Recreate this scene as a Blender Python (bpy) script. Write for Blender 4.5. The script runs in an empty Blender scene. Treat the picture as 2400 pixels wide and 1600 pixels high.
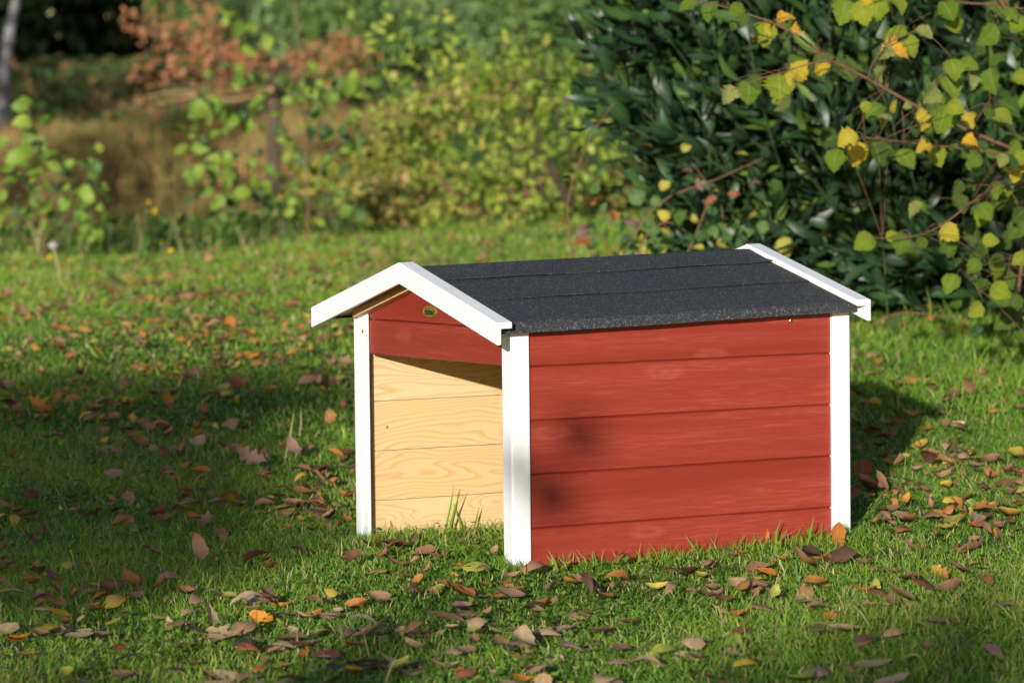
import bpy, bmesh, math, random
import numpy as np
from mathutils import Matrix, Vector

random.seed(7)
rng = np.random.default_rng(11)
R = math.radians

# ------------------------------------------------------------------ camera
YAW, PITCH, ROLL, TAU = 0.4975, 0.0569, -0.0109, 0.016
FPX = 8191.0                              # focal length in photo pixels (2400 wide)
NEAR = Vector((-0.0024, 6.4134, 0.0))     # foot of the house's near corner post
TILT = Matrix.Translation(NEAR) @ Matrix.Rotation(-TAU, 4, 'X') @ Matrix.Translation(-NEAR)
f0 = Vector((0, math.cos(PITCH), -math.sin(PITCH)))
r0 = Vector((1, 0, 0)); u0 = r0.cross(f0)
cr = r0 * math.cos(ROLL) + u0 * math.sin(ROLL)
cu = -r0 * math.sin(ROLL) + u0 * math.cos(ROLL)
m = Matrix((cr, cu, -f0)).transposed().to_4x4()
CAMM = TILT @ Matrix.Translation((0, 0, 0.784)) @ m
sc = bpy.context.scene
col = sc.collection
cam_d = bpy.data.cameras.new('camera')
cam = bpy.data.objects.new('camera', cam_d); col.objects.link(cam)
cam.matrix_world = CAMM
cam_d.sensor_width = 36.0; cam_d.lens = FPX / 2400 * 36
cam_d.clip_start = 0.1; cam_d.clip_end = 2000
cam_d.dof.use_dof = True; cam_d.dof.focus_distance = 6.55; cam_d.dof.aperture_fstop = 6.6
sc.camera = cam
CP = CAMM.translation.copy()
HOUSE = TILT @ Matrix.Translation(NEAR) @ Matrix.Rotation(YAW, 4, 'Z')   # house frame: x along side wall, y along gable

# ------------------------------------------------------------------ light
az, el = R(39.6), R(10.4)                 # sun travel in the house frame
t_sun = HOUSE.to_3x3() @ Vector((math.sin(az) * math.cos(el), math.cos(az) * math.cos(el), -math.sin(el)))
t_sun.normalize()
sun_d = bpy.data.lights.new('sun', 'SUN'); sun_d.energy = 5.0; sun_d.angle = R(0.53)
sun_d.color = (1.0, 0.955, 0.885)
sun = bpy.data.objects.new('sun', sun_d); col.objects.link(sun)
sun.rotation_euler = t_sun.to_track_quat('-Z', 'Y').to_euler()
sun.location = (-3, -6, 6)
to_sun = -t_sun
world = bpy.data.worlds.new('World'); sc.world = world; world.use_nodes = True
wn = world.node_tree.nodes; wl = world.node_tree.links
sky = wn.new('ShaderNodeTexSky'); sky.sky_type = 'NISHITA'; sky.sun_disc = False
sky.sun_elevation = math.asin(to_sun.z)
sky.sun_rotation = math.atan2(to_sun.x, to_sun.y)
sky.air_density = 1.0; sky.dust_density = 0.6; sky.ozone_density = 1.0
wl.new(sky.outputs[0], wn['Background'].inputs[0]); wn['Background'].inputs[1].default_value = 0.11
sc.view_settings.view_transform = 'Standard'; sc.view_settings.look = 'None'
sc.view_settings.exposure = 0.22; sc.view_settings.gamma = 1.0
sc.view_settings.use_curve_mapping = False
sc.render.engine = 'CYCLES'
sc.cycles.max_bounces = 6; sc.cycles.transparent_max_bounces = 4
sc.cycles.use_denoising = True


def at(px, py, Y):
    """point of world depth Y seen at a pixel of the photograph (2400 x 1600)"""
    d = CAMM.to_3x3() @ Vector(((px - 1200) / FPX, -(py - 800) / FPX, -1))
    return CP + d * ((Y - CP.y) / d.y)


# ------------------------------------------------------------------ helpers
def link(o, parent=None):
    col.objects.link(o)
    if parent is not None:
        o.parent = parent
    return o


def tag(o, label=None, cat=None, group=None, kind=None):
    if label: o['label'] = label
    if cat: o['category'] = cat
    if group: o['group'] = group
    if kind: o['kind'] = kind
    return o


def empty(name, loc=(0, 0, 0)):
    o = bpy.data.objects.new(name, None); o.location = loc
    o.empty_display_size = 0.05
    return link(o)


def mesh_from(name, V, F, mat=None, parent=None, smooth=True, uv=None, tint=None, link_it=True):
    """V list/array of points, F list of index lists"""
    me = bpy.data.meshes.new(name)
    me.from_pydata([tuple(v) for v in V], [], [tuple(f) for f in F])
    if smooth:
        me.polygons.foreach_set('use_smooth', [True] * len(me.polygons))
    if uv is not None:
        ul = me.uv_layers.new(name='UVMap')
        vi = np.zeros(len(me.loops), np.int32); me.loops.foreach_get('vertex_index', vi)
        ul.data.foreach_set('uv', np.asarray(uv, np.float32)[vi].ravel())
    if tint is not None:
        a = me.attributes.new('tint', 'FLOAT', 'POINT'); a.data.foreach_set('value', np.asarray(tint, np.float32))
    mats = mat if isinstance(mat, (list, tuple)) else [mat]
    for mm in mats:
        if mm: me.materials.append(mm)
    me.update()
    if not link_it:
        return me
    return link(bpy.data.objects.new(name, me), parent)


def big_mesh(name, V, loops, sizes, mat, parent=None, uv=None, tint=None, smooth=True):
    """fast numpy mesh; V (n,3), loops flat, sizes per face"""
    me = bpy.data.meshes.new(name)
    me.vertices.add(len(V)); me.vertices.foreach_set('co', np.asarray(V, np.float32).ravel())
    me.loops.add(len(loops)); me.loops.foreach_set('vertex_index', np.asarray(loops, np.int32))
    n = len(sizes); me.polygons.add(n)
    st = np.zeros(n, np.int32); st[1:] = np.cumsum(sizes)[:-1]
    me.polygons.foreach_set('loop_start', st)
    if smooth: me.polygons.foreach_set('use_smooth', np.ones(n, bool))
    if uv is not None:
        ul = me.uv_layers.new(name='UVMap'); ul.data.foreach_set('uv', np.asarray(uv, np.float32)[loops].ravel())
    if tint is not None:
        a = me.attributes.new('tint', 'FLOAT', 'POINT'); a.data.foreach_set('value', np.asarray(tint, np.float32))
    me.materials.append(mat)
    me.update(calc_edges=True); me.validate()
    return link(bpy.data.objects.new(name, me), parent)


def scatter(name, tmpl, M, P, tint, mat, parent=None):
    """many copies of a leaf template joined in one mesh"""
    tv, tf, tu = tmpl
    tv = np.asarray(tv, float); tu = np.asarray(tu, float)
    n, k = len(P), len(tv)
    V = (np.einsum('nij,kj->nki', M, tv) + P[:, None, :]).reshape(-1, 3)
    fl = np.concatenate([np.asarray(f) for f in tf]); fs = np.array([len(f) for f in tf])
    loops = (fl[None, :] + (np.arange(n) * k)[:, None]).ravel()
    sizes = np.tile(fs, n)
    return big_mesh(name, V, loops, sizes, mat, parent, np.tile(tu, (n, 1)), np.repeat(tint, k))


def frames(D, N, size, wid=1.0):
    """(n,3,3) bases: y along D, z along N"""
    D = D / np.linalg.norm(D, axis=1, keepdims=True)
    X = np.cross(D, N); X /= np.maximum(np.linalg.norm(X, axis=1, keepdims=True), 1e-6)
    Z = np.cross(X, D)
    s = np.broadcast_to(np.asarray(size, float), (len(D),))[:, None]
    return np.stack([X * s * wid, D * s, Z * s], axis=2)


def tube(pts, rad, sides=6, V=None, F=None):
    """tapered tube through points; appends to V, F"""
    V = [] if V is None else V; F = [] if F is None else F
    pts = [Vector(p) for p in pts]; n = len(pts)
    if not isinstance(rad, (list, tuple)): rad = [rad] * n
    b = len(V)
    ref = Vector((0.3, 0.9, 0.2)).normalized()
    for i, p in enumerate(pts):
        d = (pts[min(i + 1, n - 1)] - pts[max(i - 1, 0)])
        d = d.normalized() if d.length > 1e-9 else Vector((0, 0, 1))
        a = d.cross(ref)
        if a.length < 1e-3: a = d.cross(Vector((1, 0, 0)))
        a.normalize(); c = d.cross(a)
        for s in range(sides):
            t = 2 * math.pi * s / sides
            V.append(p + (a * math.cos(t) + c * math.sin(t)) * rad[i])
    for i in range(n - 1):
        for s in range(sides):
            q = (s + 1) % sides
            F.append((b + i * sides + s, b + i * sides + q, b + (i + 1) * sides + q, b + (i + 1) * sides + s))
    F.append(tuple(b + (n - 1) * sides + s for s in range(sides)))
    F.append(tuple(b + s for s in reversed(range(sides))))
    return V, F


def smooth_path(pts, k=4):
    P = [Vector(p) for p in pts]; out = []
    for i in range(len(P) - 1):
        p0, p1, p2, p3 = P[max(i - 1, 0)], P[i], P[i + 1], P[min(i + 2, len(P) - 1)]
        for j in range(k):
            t = j / k
            out.append(0.5 * ((2 * p1) + (p2 - p0) * t + (2 * p0 - 5 * p1 + 4 * p2 - p3) * t * t + (3 * p1 - p0 - 3 * p2 + p3) * t ** 3))
    out.append(P[-1]); return out


# ------------------------------------------------------------------ materials
class NT:
    def __init__(s, name):
        s.m = bpy.data.materials.new(name); s.m.use_nodes = True
        s.t = s.m.node_tree; s.n = s.t.nodes; s.l = s.t.links
        s.b = s.n['Principled BSDF']; s.out = s.n['Material Output']

    def N(s, typ, **kw):
        o = s.n.new('ShaderNode' + typ)
        for k, v in kw.items():
            if k.startswith('i_'):
                o.inputs[k[2:].replace('_', ' ')].default_value = v
            else:
                setattr(o, k, v)
        return o

    def L(s, a, b): s.l.new(a, b)

    def math(s, op, a, b=None, c=None):
        o = s.n.new('ShaderNodeMath'); o.operation = op
        for i, v in enumerate((a, b, c)):
            if v is None: continue
            if hasattr(v, 'is_output'): s.L(v, o.inputs[i])
            else: o.inputs[i].default_value = v
        return o.outputs[0]

    def mix(s, f, a, b, mode='MIX'):
        o = s.n.new('ShaderNodeMix'); o.data_type = 'RGBA'; o.blend_type = mode
        for i, v in ((0, f), (6, a), (7, b)):
            if hasattr(v, 'is_output'): s.L(v, o.inputs[i])
            elif i == 0: o.inputs[0].default_value = v
            else: o.inputs[i].default_value = (*v, 1) if len(v) == 3 else v
        return o.outputs[2]

    def ramp(s, f, stops, interp='LINEAR'):
        o = s.n.new('ShaderNodeValToRGB'); o.color_ramp.interpolation = interp
        e = o.color_ramp.elements
        while len(e) < len(stops): e.new(0.5)
        for el_, (p, c) in zip(e, stops):
            el_.position = p; el_.color = (*c, 1)
        s.L(f, o.inputs[0]); return o.outputs[0]

    def noise(s, vec, scale, detail=3, rough=0.55, dist=0.0):
        o = s.N('TexNoise', noise_dimensions='3D'); o.inputs['Scale'].default_value = scale
        o.inputs['Detail'].default_value = detail; o.inputs['Roughness'].default_value = rough
        o.inputs['Distortion'].default_value = dist
        if vec is not None: s.L(vec, o.inputs['Vector'])
        return o

    def bump(s, h, strength, dist):
        o = s.N('Bump'); o.inputs['Strength'].default_value = strength; o.inputs['Distance'].default_value = dist
        s.L(h, o.inputs['Height']); s.L(o.outputs[0], s.b.inputs['Normal']); return o

    def coords(s, sx=1, sy=1, sz=1, rand=0.0, kind='Object'):
        tc = s.N('TexCoord'); mp = s.N('Mapping'); mp.inputs['Scale'].default_value = (sx, sy, sz)
        s.L(tc.outputs[kind], mp.inputs[0])
        if rand:
            oi = s.N('ObjectInfo'); c = s.N('CombineXYZ')
            v = s.math('MULTIPLY', oi.outputs['Random'], rand)
            s.L(v, c.inputs[0]); s.L(v, c.inputs[1]); s.L(v, c.inputs[2]); s.L(c.outputs[0], mp.inputs['Location'])
        return mp.outputs[0]

    def set(s, base=None, rough=None, spec=None):
        if base is not None:
            if hasattr(base, 'is_output'): s.L(base, s.b.inputs['Base Color'])
            else: s.b.inputs['Base Color'].default_value = (*base, 1)
        if rough is not None:
            if hasattr(rough, 'is_output'): s.L(rough, s.b.inputs['Roughness'])
            else: s.b.inputs['Roughness'].default_value = rough
        if spec is not None: s.b.inputs['Specular IOR Level'].default_value = spec
        return s.m


def leaf_mat(name, stops, joined, rough=0.5, spec=0.4, trans=0.25, veins=0.0, pleat=0.0, blotch=0.35, blotch_col=None, transcol=None):
    """leaf colour picked per leaf (object random or the tint attribute), with midrib, veins and blotches"""
    n = NT(name)
    if joined:
        a = n.N('Attribute', attribute_name='tint'); rnd = a.outputs['Fac']
    else:
        rnd = n.N('ObjectInfo').outputs['Random']
    c = n.ramp(rnd, stops)
    uv = n.N('UVMap'); sep = n.N('SeparateXYZ'); n.L(uv.outputs[0], sep.inputs[0])
    uu, vv = sep.outputs[0], sep.outputs[1]        # u along (0..1), v across (-1..1)
    av = n.math('ABSOLUTE', vv)
    tc = n.N('TexCoord')
    ns = n.noise(tc.outputs['Object'], 45 if joined else 9, 3)
    if not joined:
        off = n.N('VectorMath', operation='ADD'); n.L(tc.outputs['Object'], off.inputs[0])
        cc = n.N('CombineXYZ'); n.L(n.math('MULTIPLY', rnd, 37.0), cc.inputs[0]); n.L(cc.outputs[0], off.inputs[1])
        n.L(off.outputs[0], ns.inputs['Vector'])
        ns.inputs['Scale'].default_value = 4.0
    fac = n.ramp(ns.outputs[0], [(0.42, (0, 0, 0)), (0.68, (1, 1, 1))])
    dark = blotch_col or tuple(x * 0.45 for x in stops[len(stops) // 2][1])
    c = n.mix(n.math('MULTIPLY', fac, blotch), c, dark)
    if veins:
        side = n.math('SUBTRACT', uu, n.math('MULTIPLY', av, 0.45))
        w = n.math('ABSOLUTE', n.math('SUBTRACT', n.math('FRACT', n.math('MULTIPLY', side, 8.0)), 0.5))
        vein = n.math('LESS_THAN', w, 0.07)
        mid = n.math('LESS_THAN', av, 0.05)
        ve = n.math('MAXIMUM', n.math('MULTIPLY', vein, 0.6), mid)
        c = n.mix(n.math('MULTIPLY', ve, veins), c, (0.55, 0.5, 0.2))
        if pleat:
            n.bump(w, pleat, 0.016 if pleat >= .5 else 0.004)
    n.set(c, rough, spec)
    if trans:
        t = n.N('BsdfTranslucent'); mx = n.N('MixShader'); mx.inputs[0].default_value = trans
        if transcol: t.inputs[0].default_value = (*transcol, 1)
        else: n.L(c, t.inputs[0])
        n.L(n.b.outputs[0], mx.inputs[1]); n.L(t.outputs[0], mx.inputs[2]); n.L(mx.outputs[0], n.out.inputs[0])
    return n.m


def wood_paint(name, base, light, dark, along='x', rough=0.45):
    n = NT(name)
    s = {'x': (5, 95, 95), 'y': (95, 5, 95), 'z': (95, 95, 5)}[along]
    v = n.coords(*s, rand=17.0)
    g = n.noise(v, 3.0, 5, 0.6, 0.6)
    v2 = n.coords(*[x * 0.14 for x in s], rand=9.0)
    g2 = n.noise(v2, 1.6, 3, 0.5, 0.4)
    c = n.mix(n.math('MULTIPLY', n.ramp(g.outputs[0], [(0.46, (0, 0, 0)), (0.80, (1, 1, 1))]), 0.5), base, light)
    c = n.mix(n.ramp(g2.outputs[0], [(0.35, (1, 1, 1)), (0.6, (0, 0, 0))]), c, dark)
    # knots and rubbed spots
    v3 = n.coords(*{'x': (5, 14, 14), 'y': (14, 5, 14), 'z': (14, 14, 5)}[along], rand=5.0)
    vo = n.N('TexVoronoi'); vo.inputs['Scale'].default_value = 0.9; n.L(v3, vo.inputs['Vector'])
    k = n.ramp(vo.outputs['Distance'], [(0.0, (.2, .2, .2)), (0.05, (1, 1, 1)), (0.10, (.15, .15, .15)), (0.16, (.6, .6, .6)), (0.24, (0, 0, 0))])
    kk = n.math('MULTIPLY', k, g.outputs[0])
    c = n.mix(n.math('MULTIPLY', kk, 0.75), c, light)
    n.bump(n.math('ADD', g.outputs[0], n.math('MULTIPLY', k, 0.5)), 0.25, 0.0012)
    return n.set(c, rough, 0.35)


M = {}
M['red'] = wood_paint('red_paint', (0.268, 0.033, 0.019), (0.44, 0.112, 0.08), (0.225, 0.026, 0.0145), 'x')
M['red_gable'] = wood_paint('red_paint_gable', (0.268, 0.033, 0.019), (0.44, 0.112, 0.08), (0.225, 0.026, 0.0145), 'y')
M['white'] = wood_paint('white_paint_post', (0.80, 0.80, 0.80), (0.84, 0.84, 0.83), (0.74, 0.75, 0.76), 'z', 0.4)
M['white_y'] = wood_paint('white_paint_barge', (0.80, 0.80, 0.80), (0.84, 0.84, 0.83), (0.74, 0.75, 0.76), 'y', 0.4)


def pine(name, along='x'):
    n = NT(name)
    tc = n.N('TexCoord'); oi = n.N('ObjectInfo')
    sep = n.N('SeparateXYZ'); n.L(tc.outputs['Object'], sep.inputs[0])
    r = n.math('MULTIPLY', oi.outputs['Random'], 31.0)
    x = sep.outputs[0] if along == 'x' else sep.outputs[1]
    z = sep.outputs[2]
    cb = n.N('CombineXYZ'); n.L(n.math('ADD', n.math('MULTIPLY', x, 2.6), r), cb.inputs[0]); n.L(r, cb.inputs[1]); n.L(n.math('MULTIPLY', z, 13.0), cb.inputs[2])
    ns = n.noise(cb.outputs[0], 1.0, 2, 0.45, 0.25)
    cb2 = n.N('CombineXYZ'); n.L(n.math('ADD', n.math('MULTIPLY', x, 7.0), r), cb2.inputs[0]); n.L(r, cb2.inputs[1]); n.L(n.math('MULTIPLY', z, 22.0), cb2.inputs[2])
    vo = n.N('TexVoronoi'); vo.inputs['Scale'].default_value = 0.62; n.L(cb2.outputs[0], vo.inputs['Vector'])
    kn = n.math('POWER', 2.718, n.math('MULTIPLY', n.math('MULTIPLY', vo.outputs['Distance'], vo.outputs['Distance']), -14.0))
    field = n.math('ADD', n.math('MULTIPLY', z, 85.0), n.math('ADD', n.math('MULTIPLY', ns.outputs[0], 12.0), n.math('MULTIPLY', kn, 3.2)))
    fr = n.math('FRACT', field)
    ring = n.ramp(fr, [(0.0, (0, 0, 0)), (0.55, (0.12, 0.12, 0.12)), (0.9, (1, 1, 1)), (1.0, (0, 0, 0))])
    fine_v = n.coords(4, 4, 160) if along == 'x' else n.coords(4, 4, 160)
    fine = n.noise(fine_v, 3.0, 3, 0.6)
    big = n.noise(cb.outputs[0], 0.6, 2)
    c0 = n.mix(big.outputs[0], (0.68, 0.50, 0.27), (0.75, 0.60, 0.37))
    c0 = n.mix(n.math('MULTIPLY', oi.outputs['Random'], 0.8), c0, (0.66, 0.45, 0.20))
    c = n.mix(n.math('MULTIPLY', ring, 0.60), c0, (0.50, 0.28, 0.10))
    c = n.mix(n.math('MULTIPLY', fine.outputs[0], 0.22), c, (0.55, 0.33, 0.13))
    n.bump(ring, 0.12, 0.0006)
    return n.set(c, 0.55, 0.3)


M['pine'] = pine('pine_wood', 'x')
M['pine_y'] = pine('pine_wood_cross', 'y')


def felt():
    n = NT('roof_felt')
    v = n.coords(1, 1, 1)
    a = n.noise(v, 420, 2, 0.7)
    b = n.N('TexVoronoi'); b.inputs['Scale'].default_value = 330; n.L(v, b.inputs['Vector'])
    sp = n.ramp(b.outputs['Color'], [(0.72, (0, 0, 0)), (0.86, (1, 1, 1))])
    big = n.noise(v, 9, 3)
    c = n.mix(n.ramp(a.outputs[0], [(.38, (0, 0, 0)), (.64, (1, 1, 1))]), (0.014, 0.015, 0.018), (0.075, 0.078, 0.088))
    c = n.mix(n.math('MULTIPLY', sp, 0.7), c, (0.19, 0.18, 0.165))
    c = n.mix(n.math('MULTIPLY', big.outputs[0], 0.35), c, (0.018, 0.02, 0.024))
    n.bump(n.math('ADD', a.outputs[0], n.math('MULTIPLY', sp, 0.5)), 0.9, 0.002)
    return n.set(c, 0.8, 0.25)


M['felt'] = felt()


def simple(name, c, rough=0.5, spec=0.4, metal=0.0, var=0.25, scale=30):
    n = NT(name)
    ns = n.noise(n.coords(), scale, 4)
    cc = n.mix(ns.outputs[0], tuple(x * (1 - var) for x in c), tuple(min(1, x * (1 + var)) for x in c))
    n.set(cc, rough, spec); n.b.inputs['Metallic'].default_value = metal
    return n.m


M['brass'] = simple('badge_brass', (0.34, 0.25, 0.05), 0.42, 0.5, 0.55, 0.2, 300)
M['ink'] = simple('badge_ink', (0.03, 0.022, 0.01), 0.5, 0.3)
M['screw'] = simple('screw_metal', (0.30, 0.25, 0.14), 0.35, 0.5, 0.8)
M['staple'] = simple('staple_metal', (0.5, 0.4, 0.16), 0.4, 0.5, 0.7)
M['hole'] = simple('screw_recess', (0.02, 0.02, 0.02), 0.8, 0.1)
M['bark'] = simple('twig_bark', (0.17, 0.095, 0.055), 0.8, 0.2, 0, 0.4, 60)
M['stem_green'] = simple('green_stem', (0.13, 0.14, 0.035), 0.6, 0.3, 0, 0.3, 40)
M['trunk'] = simple('tree_bark', (0.09, 0.065, 0.045), 0.9, 0.1, 0, 0.5, 12)
M['dry_twig'] = simple('dry_twig', (0.34, 0.22, 0.11), 0.8, 0.2, 0, 0.3, 20)


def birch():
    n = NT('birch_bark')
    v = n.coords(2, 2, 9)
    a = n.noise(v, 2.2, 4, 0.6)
    c = n.ramp(a.outputs[0], [(0.42, (0.05, 0.04, 0.04)), (0.5, (0.24, 0.23, 0.25)), (0.8, (0.40, 0.39, 0.42))])  # bark whites lowered: the shade on the trunk is put into the colour
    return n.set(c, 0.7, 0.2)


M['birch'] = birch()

# ------------------------------------------------------------------ terrain
WATER_Z = -0.70
TA = np.array([-.30, -.15, -.10, -.05, 0.0, .05, .15, .30])
TY = np.array([-40, 0, 6, 7.2, 9, 11.3, 14, 17, 19, 21, 24, 28, 36, 45, 52, 58, 63, 72, 85, 110, 700.])
TZ = np.array([
    [-.018] * 8, [-.018] * 8, [-.018] * 8, [-.016] * 8,
    [.03, .04, .045, .045, .045, .05, .06, .06],
    [.08, .10, .11, .11, .11, .11, .12, .12],
    [.06, .07, .08, .09, .10, .11, .12, .13],
    [.03, .05, .05, .06, .07, .08, .10, .12],
    [-.15, -.08, -.02, .06, .080, .09, .12, .14],
    [-.6, -.40, -.22, .02, .085, .10, .12, .15],
    [-.9, -.85, -.70, -.20, .03, .05, .08, .12],
    [-1.1, -1.1, -1.0, -.65, -.08, -.05, .0, .1],
    [-1.2, -1.2, -1.1, -.90, .0, .05, .10, .2],
    [-1.2, -1.2, -1.1, -.80, .30, .35, .40, .5],
    [-1.1, -1.1, -1.0, -.50, .55, .60, .65, .7],
    [-.7, -.70, -.70, -.10, .75, .80, .85, .85],
    [-.3, -.30, -.30, .35, .95, 1.0, 1.0, 1.0],
    [.5, .5, .5, .8, 1.2, 1.2, 1.2, 1.2],
    [1.4] * 8, [2.0] * 8, [3.0] * 8])


def H(x, y):
    x = np.asarray(x, float); y = np.asarray(y, float)
    a = np.clip(x / np.maximum(y, 8.0), TA[0], TA[-1] - 1e-6)
    yy = np.clip(y, TY[0], TY[-1] - 1e-6)
    i = np.clip(np.searchsorted(TA, a, 'right') - 1, 0, len(TA) - 2)
    j = np.clip(np.searchsorted(TY, yy, 'right') - 1, 0, len(TY) - 2)
    fa = (a - TA[i]) / (TA[i + 1] - TA[i]); fy = (yy - TY[j]) / (TY[j + 1] - TY[j])
    fa = fa * fa * (3 - 2 * fa); fy = fy * fy * (3 - 2 * fy) * .4 + fy * .6
    z = (TZ[j, i] * (1 - fa) + TZ[j, i + 1] * fa) * (1 - fy) + (TZ[j + 1, i] * (1 - fa) + TZ[j + 1, i + 1] * fa) * fy
    b = np.sin(x * 5.1 + y * 2.3) * .003 + np.sin(x * 2.2 - y * 3.7 + 1) * .004 + np.sin(x * 11 + 3 * np.sin(y * 7)) * .002
    side = .016 * np.clip((x - .05) / .55, 0, 1) * np.clip((8.6 - y) / 1.0, 0, 1) * np.clip((y - 5.0) / .8, 0, 1)
    return z + side + b * np.clip((y + 2) / 4, 0, 1)


def Hs(x, y):
    return float(H(np.array([x]), np.array([y]))[0])


def ground_at(px, py, h=0.0):
    """ground point behind a photo pixel (first hit)"""
    lo = 3.5; prev = None
    Y = lo
    while Y < 80:
        p = at(px, py, Y)
        d = p.z - Hs(p.x, p.y) - h
        if d <= 0: break
        Y += 0.1 if Y < 25 else 0.5
    a, b = Y - 0.5, Y
    for _ in range(18):
        mY = (a + b) / 2; p = at(px, py, mY)
        if p.z - Hs(p.x, p.y) - h > 0: a = mY
        else: b = mY
    return at(px, py, b)


def to_px(P):
    """(n,3) -> photo pixels and depth"""
    Mi = np.array(CAMM.inverted()); Q = np.asarray(P, float) @ Mi[:3, :3].T + Mi[:3, 3]
    d = -Q[:, 2]
    return 1200 + FPX * Q[:, 0] / d, 800 - FPX * Q[:, 1] / d, d


ys = np.concatenate([np.arange(-40, 0, 4.0), np.arange(0, 4, 1.0), np.arange(4, 10, .12), np.arange(10, 30, .3), np.arange(30, 100, 1.5), np.array([100, 115, 140, 180, 250, 400, 650.])])
ts = np.linspace(-1, 1, 121); ts = np.sign(ts) * np.abs(ts) ** 1.5
GX, GY = np.meshgrid(ts, ys)
GX = GX * (7 + 0.75 * np.maximum(np.abs(GY), 2))
GZ = H(GX, GY)
V = np.stack([GX, GY, GZ], -1).reshape(-1, 3)
nr, nc = GX.shape
idx = np.arange(nr * nc).reshape(nr, nc)
q = np.stack([idx[:-1, :-1], idx[:-1, 1:], idx[1:, 1:], idx[1:, :-1]], -1).reshape(-1, 4)


def ground_mat():
    n = NT('ground_cover_soil')
    tc = n.N('TexCoord'); o = tc.outputs['Object']
    a = n.noise(o, 2.2, 4); b = n.noise(o, 38, 4, .65); c3 = n.noise(o, .35, 3)
    lawn = n.mix(b.outputs[0], (0.028, 0.045, 0.012), (0.08, 0.145, 0.024))
    lawn = n.mix(n.ramp(a.outputs[0], [(.45, (0, 0, 0)), (.7, (1, 1, 1))]), lawn, (0.10, 0.075, 0.03))
    lit = n.mix(b.outputs[0], (0.12, 0.055, 0.024), (0.27, 0.14, 0.065))
    lit = n.mix(n.ramp(a.outputs[0], [(.48, (0, 0, 0)), (.75, (1, 1, 1))]), lit, (0.05, 0.055, 0.018))
    zl = n.N('Attribute', attribute_name='litter'); zp = n.N('Attribute', attribute_name='path')
    far = n.mix(c3.outputs[0], (0.035, 0.085, 0.018), (0.085, 0.16, 0.03))
    zf = n.N('Attribute', attribute_name='farlawn')
    c = n.mix(zf.outputs['Fac'], lawn, far)
    c = n.mix(zl.outputs['Fac'], c, lit)
    c = n.mix(zp.outputs['Fac'], c, n.mix(a.outputs[0], (0.26, 0.15, 0.10), (0.36, 0.22, 0.15)))
    n.bump(b.outputs[0], .8, .02)
    return n.set(c, 0.95, 0.1)


ground = big_mesh('ground', V, q.ravel(), np.full(len(q), 4), ground_mat())
tag(ground, 'lawn, pond banks and far ground', kind='structure')
ga = (V[:, 0] / np.maximum(V[:, 1], 8))
sm = lambda x, a, b: np.clip((x - a) / (b - a), 0, 1)
wob = np.sin(V[:, 0] * .7) * 1.2 + np.sin(V[:, 0] * 1.9 + 2) * .7
lit = np.where(ga < -.045, sm(V[:, 1], 19.5, 21.5) * (1 - .85 * sm(V[:, 1] + wob, 63.5, 65.5) * (1 - sm(V[:, 1] + wob, 70, 72))), sm(V[:, 1], 22, 24) * (1 - sm(V[:, 1], 29, 33)) * .5)
pth = sm(ga, -.055, -.045) * (1 - sm(ga, .02, .03)) * sm(V[:, 1] + wob * .5, 50, 51.5) * (1 - sm(V[:, 1] + wob * .5, 58, 60))
lit *= np.where(V[:, 1] > 57, .55, 1.0)
frl = sm(V[:, 1], 34, 38) * (1 - sm(V[:, 1], 85, 95))
for nme, arr in (('litter', lit), ('path', pth), ('farlawn', frl)):
    at_ = ground.data.attributes.new(nme, 'FLOAT', 'POINT'); at_.data.foreach_set('value', arr.astype(np.float32))


def water_mat():
    n = NT('pond_water')
    v = n.coords(1, .35, 1)
    a = n.noise(v, 1.6, 3)
    n.bump(a.outputs[0], .10, .05)
    m_ = n.set((0.022, 0.015, 0.010), 0.06, 0.5)
    return m_


wm = mesh_from('pond_water', [(-60, 18, WATER_Z), (2, 18, WATER_Z), (2, 66, WATER_Z), (-60, 66, WATER_Z)], [(0, 1, 2, 3)], water_mat(), smooth=False)
tag(wm, kind='structure')

# ------------------------------------------------------------------ the house
house = empty('mower_garage'); house.matrix_world = HOUSE
tag(house, 'small red plank garage with white trim and black felt roof on the lawn', 'wooden shelter')
L_, W_ = 0.7492, 0.6616
PITCHR = 0.2538; RV = 0.3308


def rz(v, u=0.0):                          # top of the barge caps
    return 0.5575 - PITCHR * abs(v - RV) + 0.0175 * (u + 0.063) / 0.82


def hexa(name, pts, mat, parent=house, bevel=0.0015, slots=None):
    """8 corner points: bottom loop 0-3, top loop 4-7"""
    o = mesh_from(name, pts, [(3, 2, 1, 0), (4, 5, 6, 7), (0, 1, 5, 4), (1, 2, 6, 5), (2, 3, 7, 6), (3, 0, 4, 7)], mat, parent, smooth=False)
    if bevel:
        b = o.modifiers.new('edge', 'BEVEL'); b.width = bevel; b.segments = 2; b.limit_method = 'NONE'
    if slots is not None:
        o.data.polygons.foreach_set('material_index', slots)
    return o


def box(name, u0_, u1, v0, v1, z0, z1, mat, parent=house, bevel=0.0015, slots=None):
    return hexa(name, [(u0_, v0, z0), (u1, v0, z0), (u1, v1, z0), (u0_, v1, z0), (u0_, v0, z1), (u1, v0, z1), (u1, v1, z1), (u0_, v1, z1)], mat, parent, bevel, slots)


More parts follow.
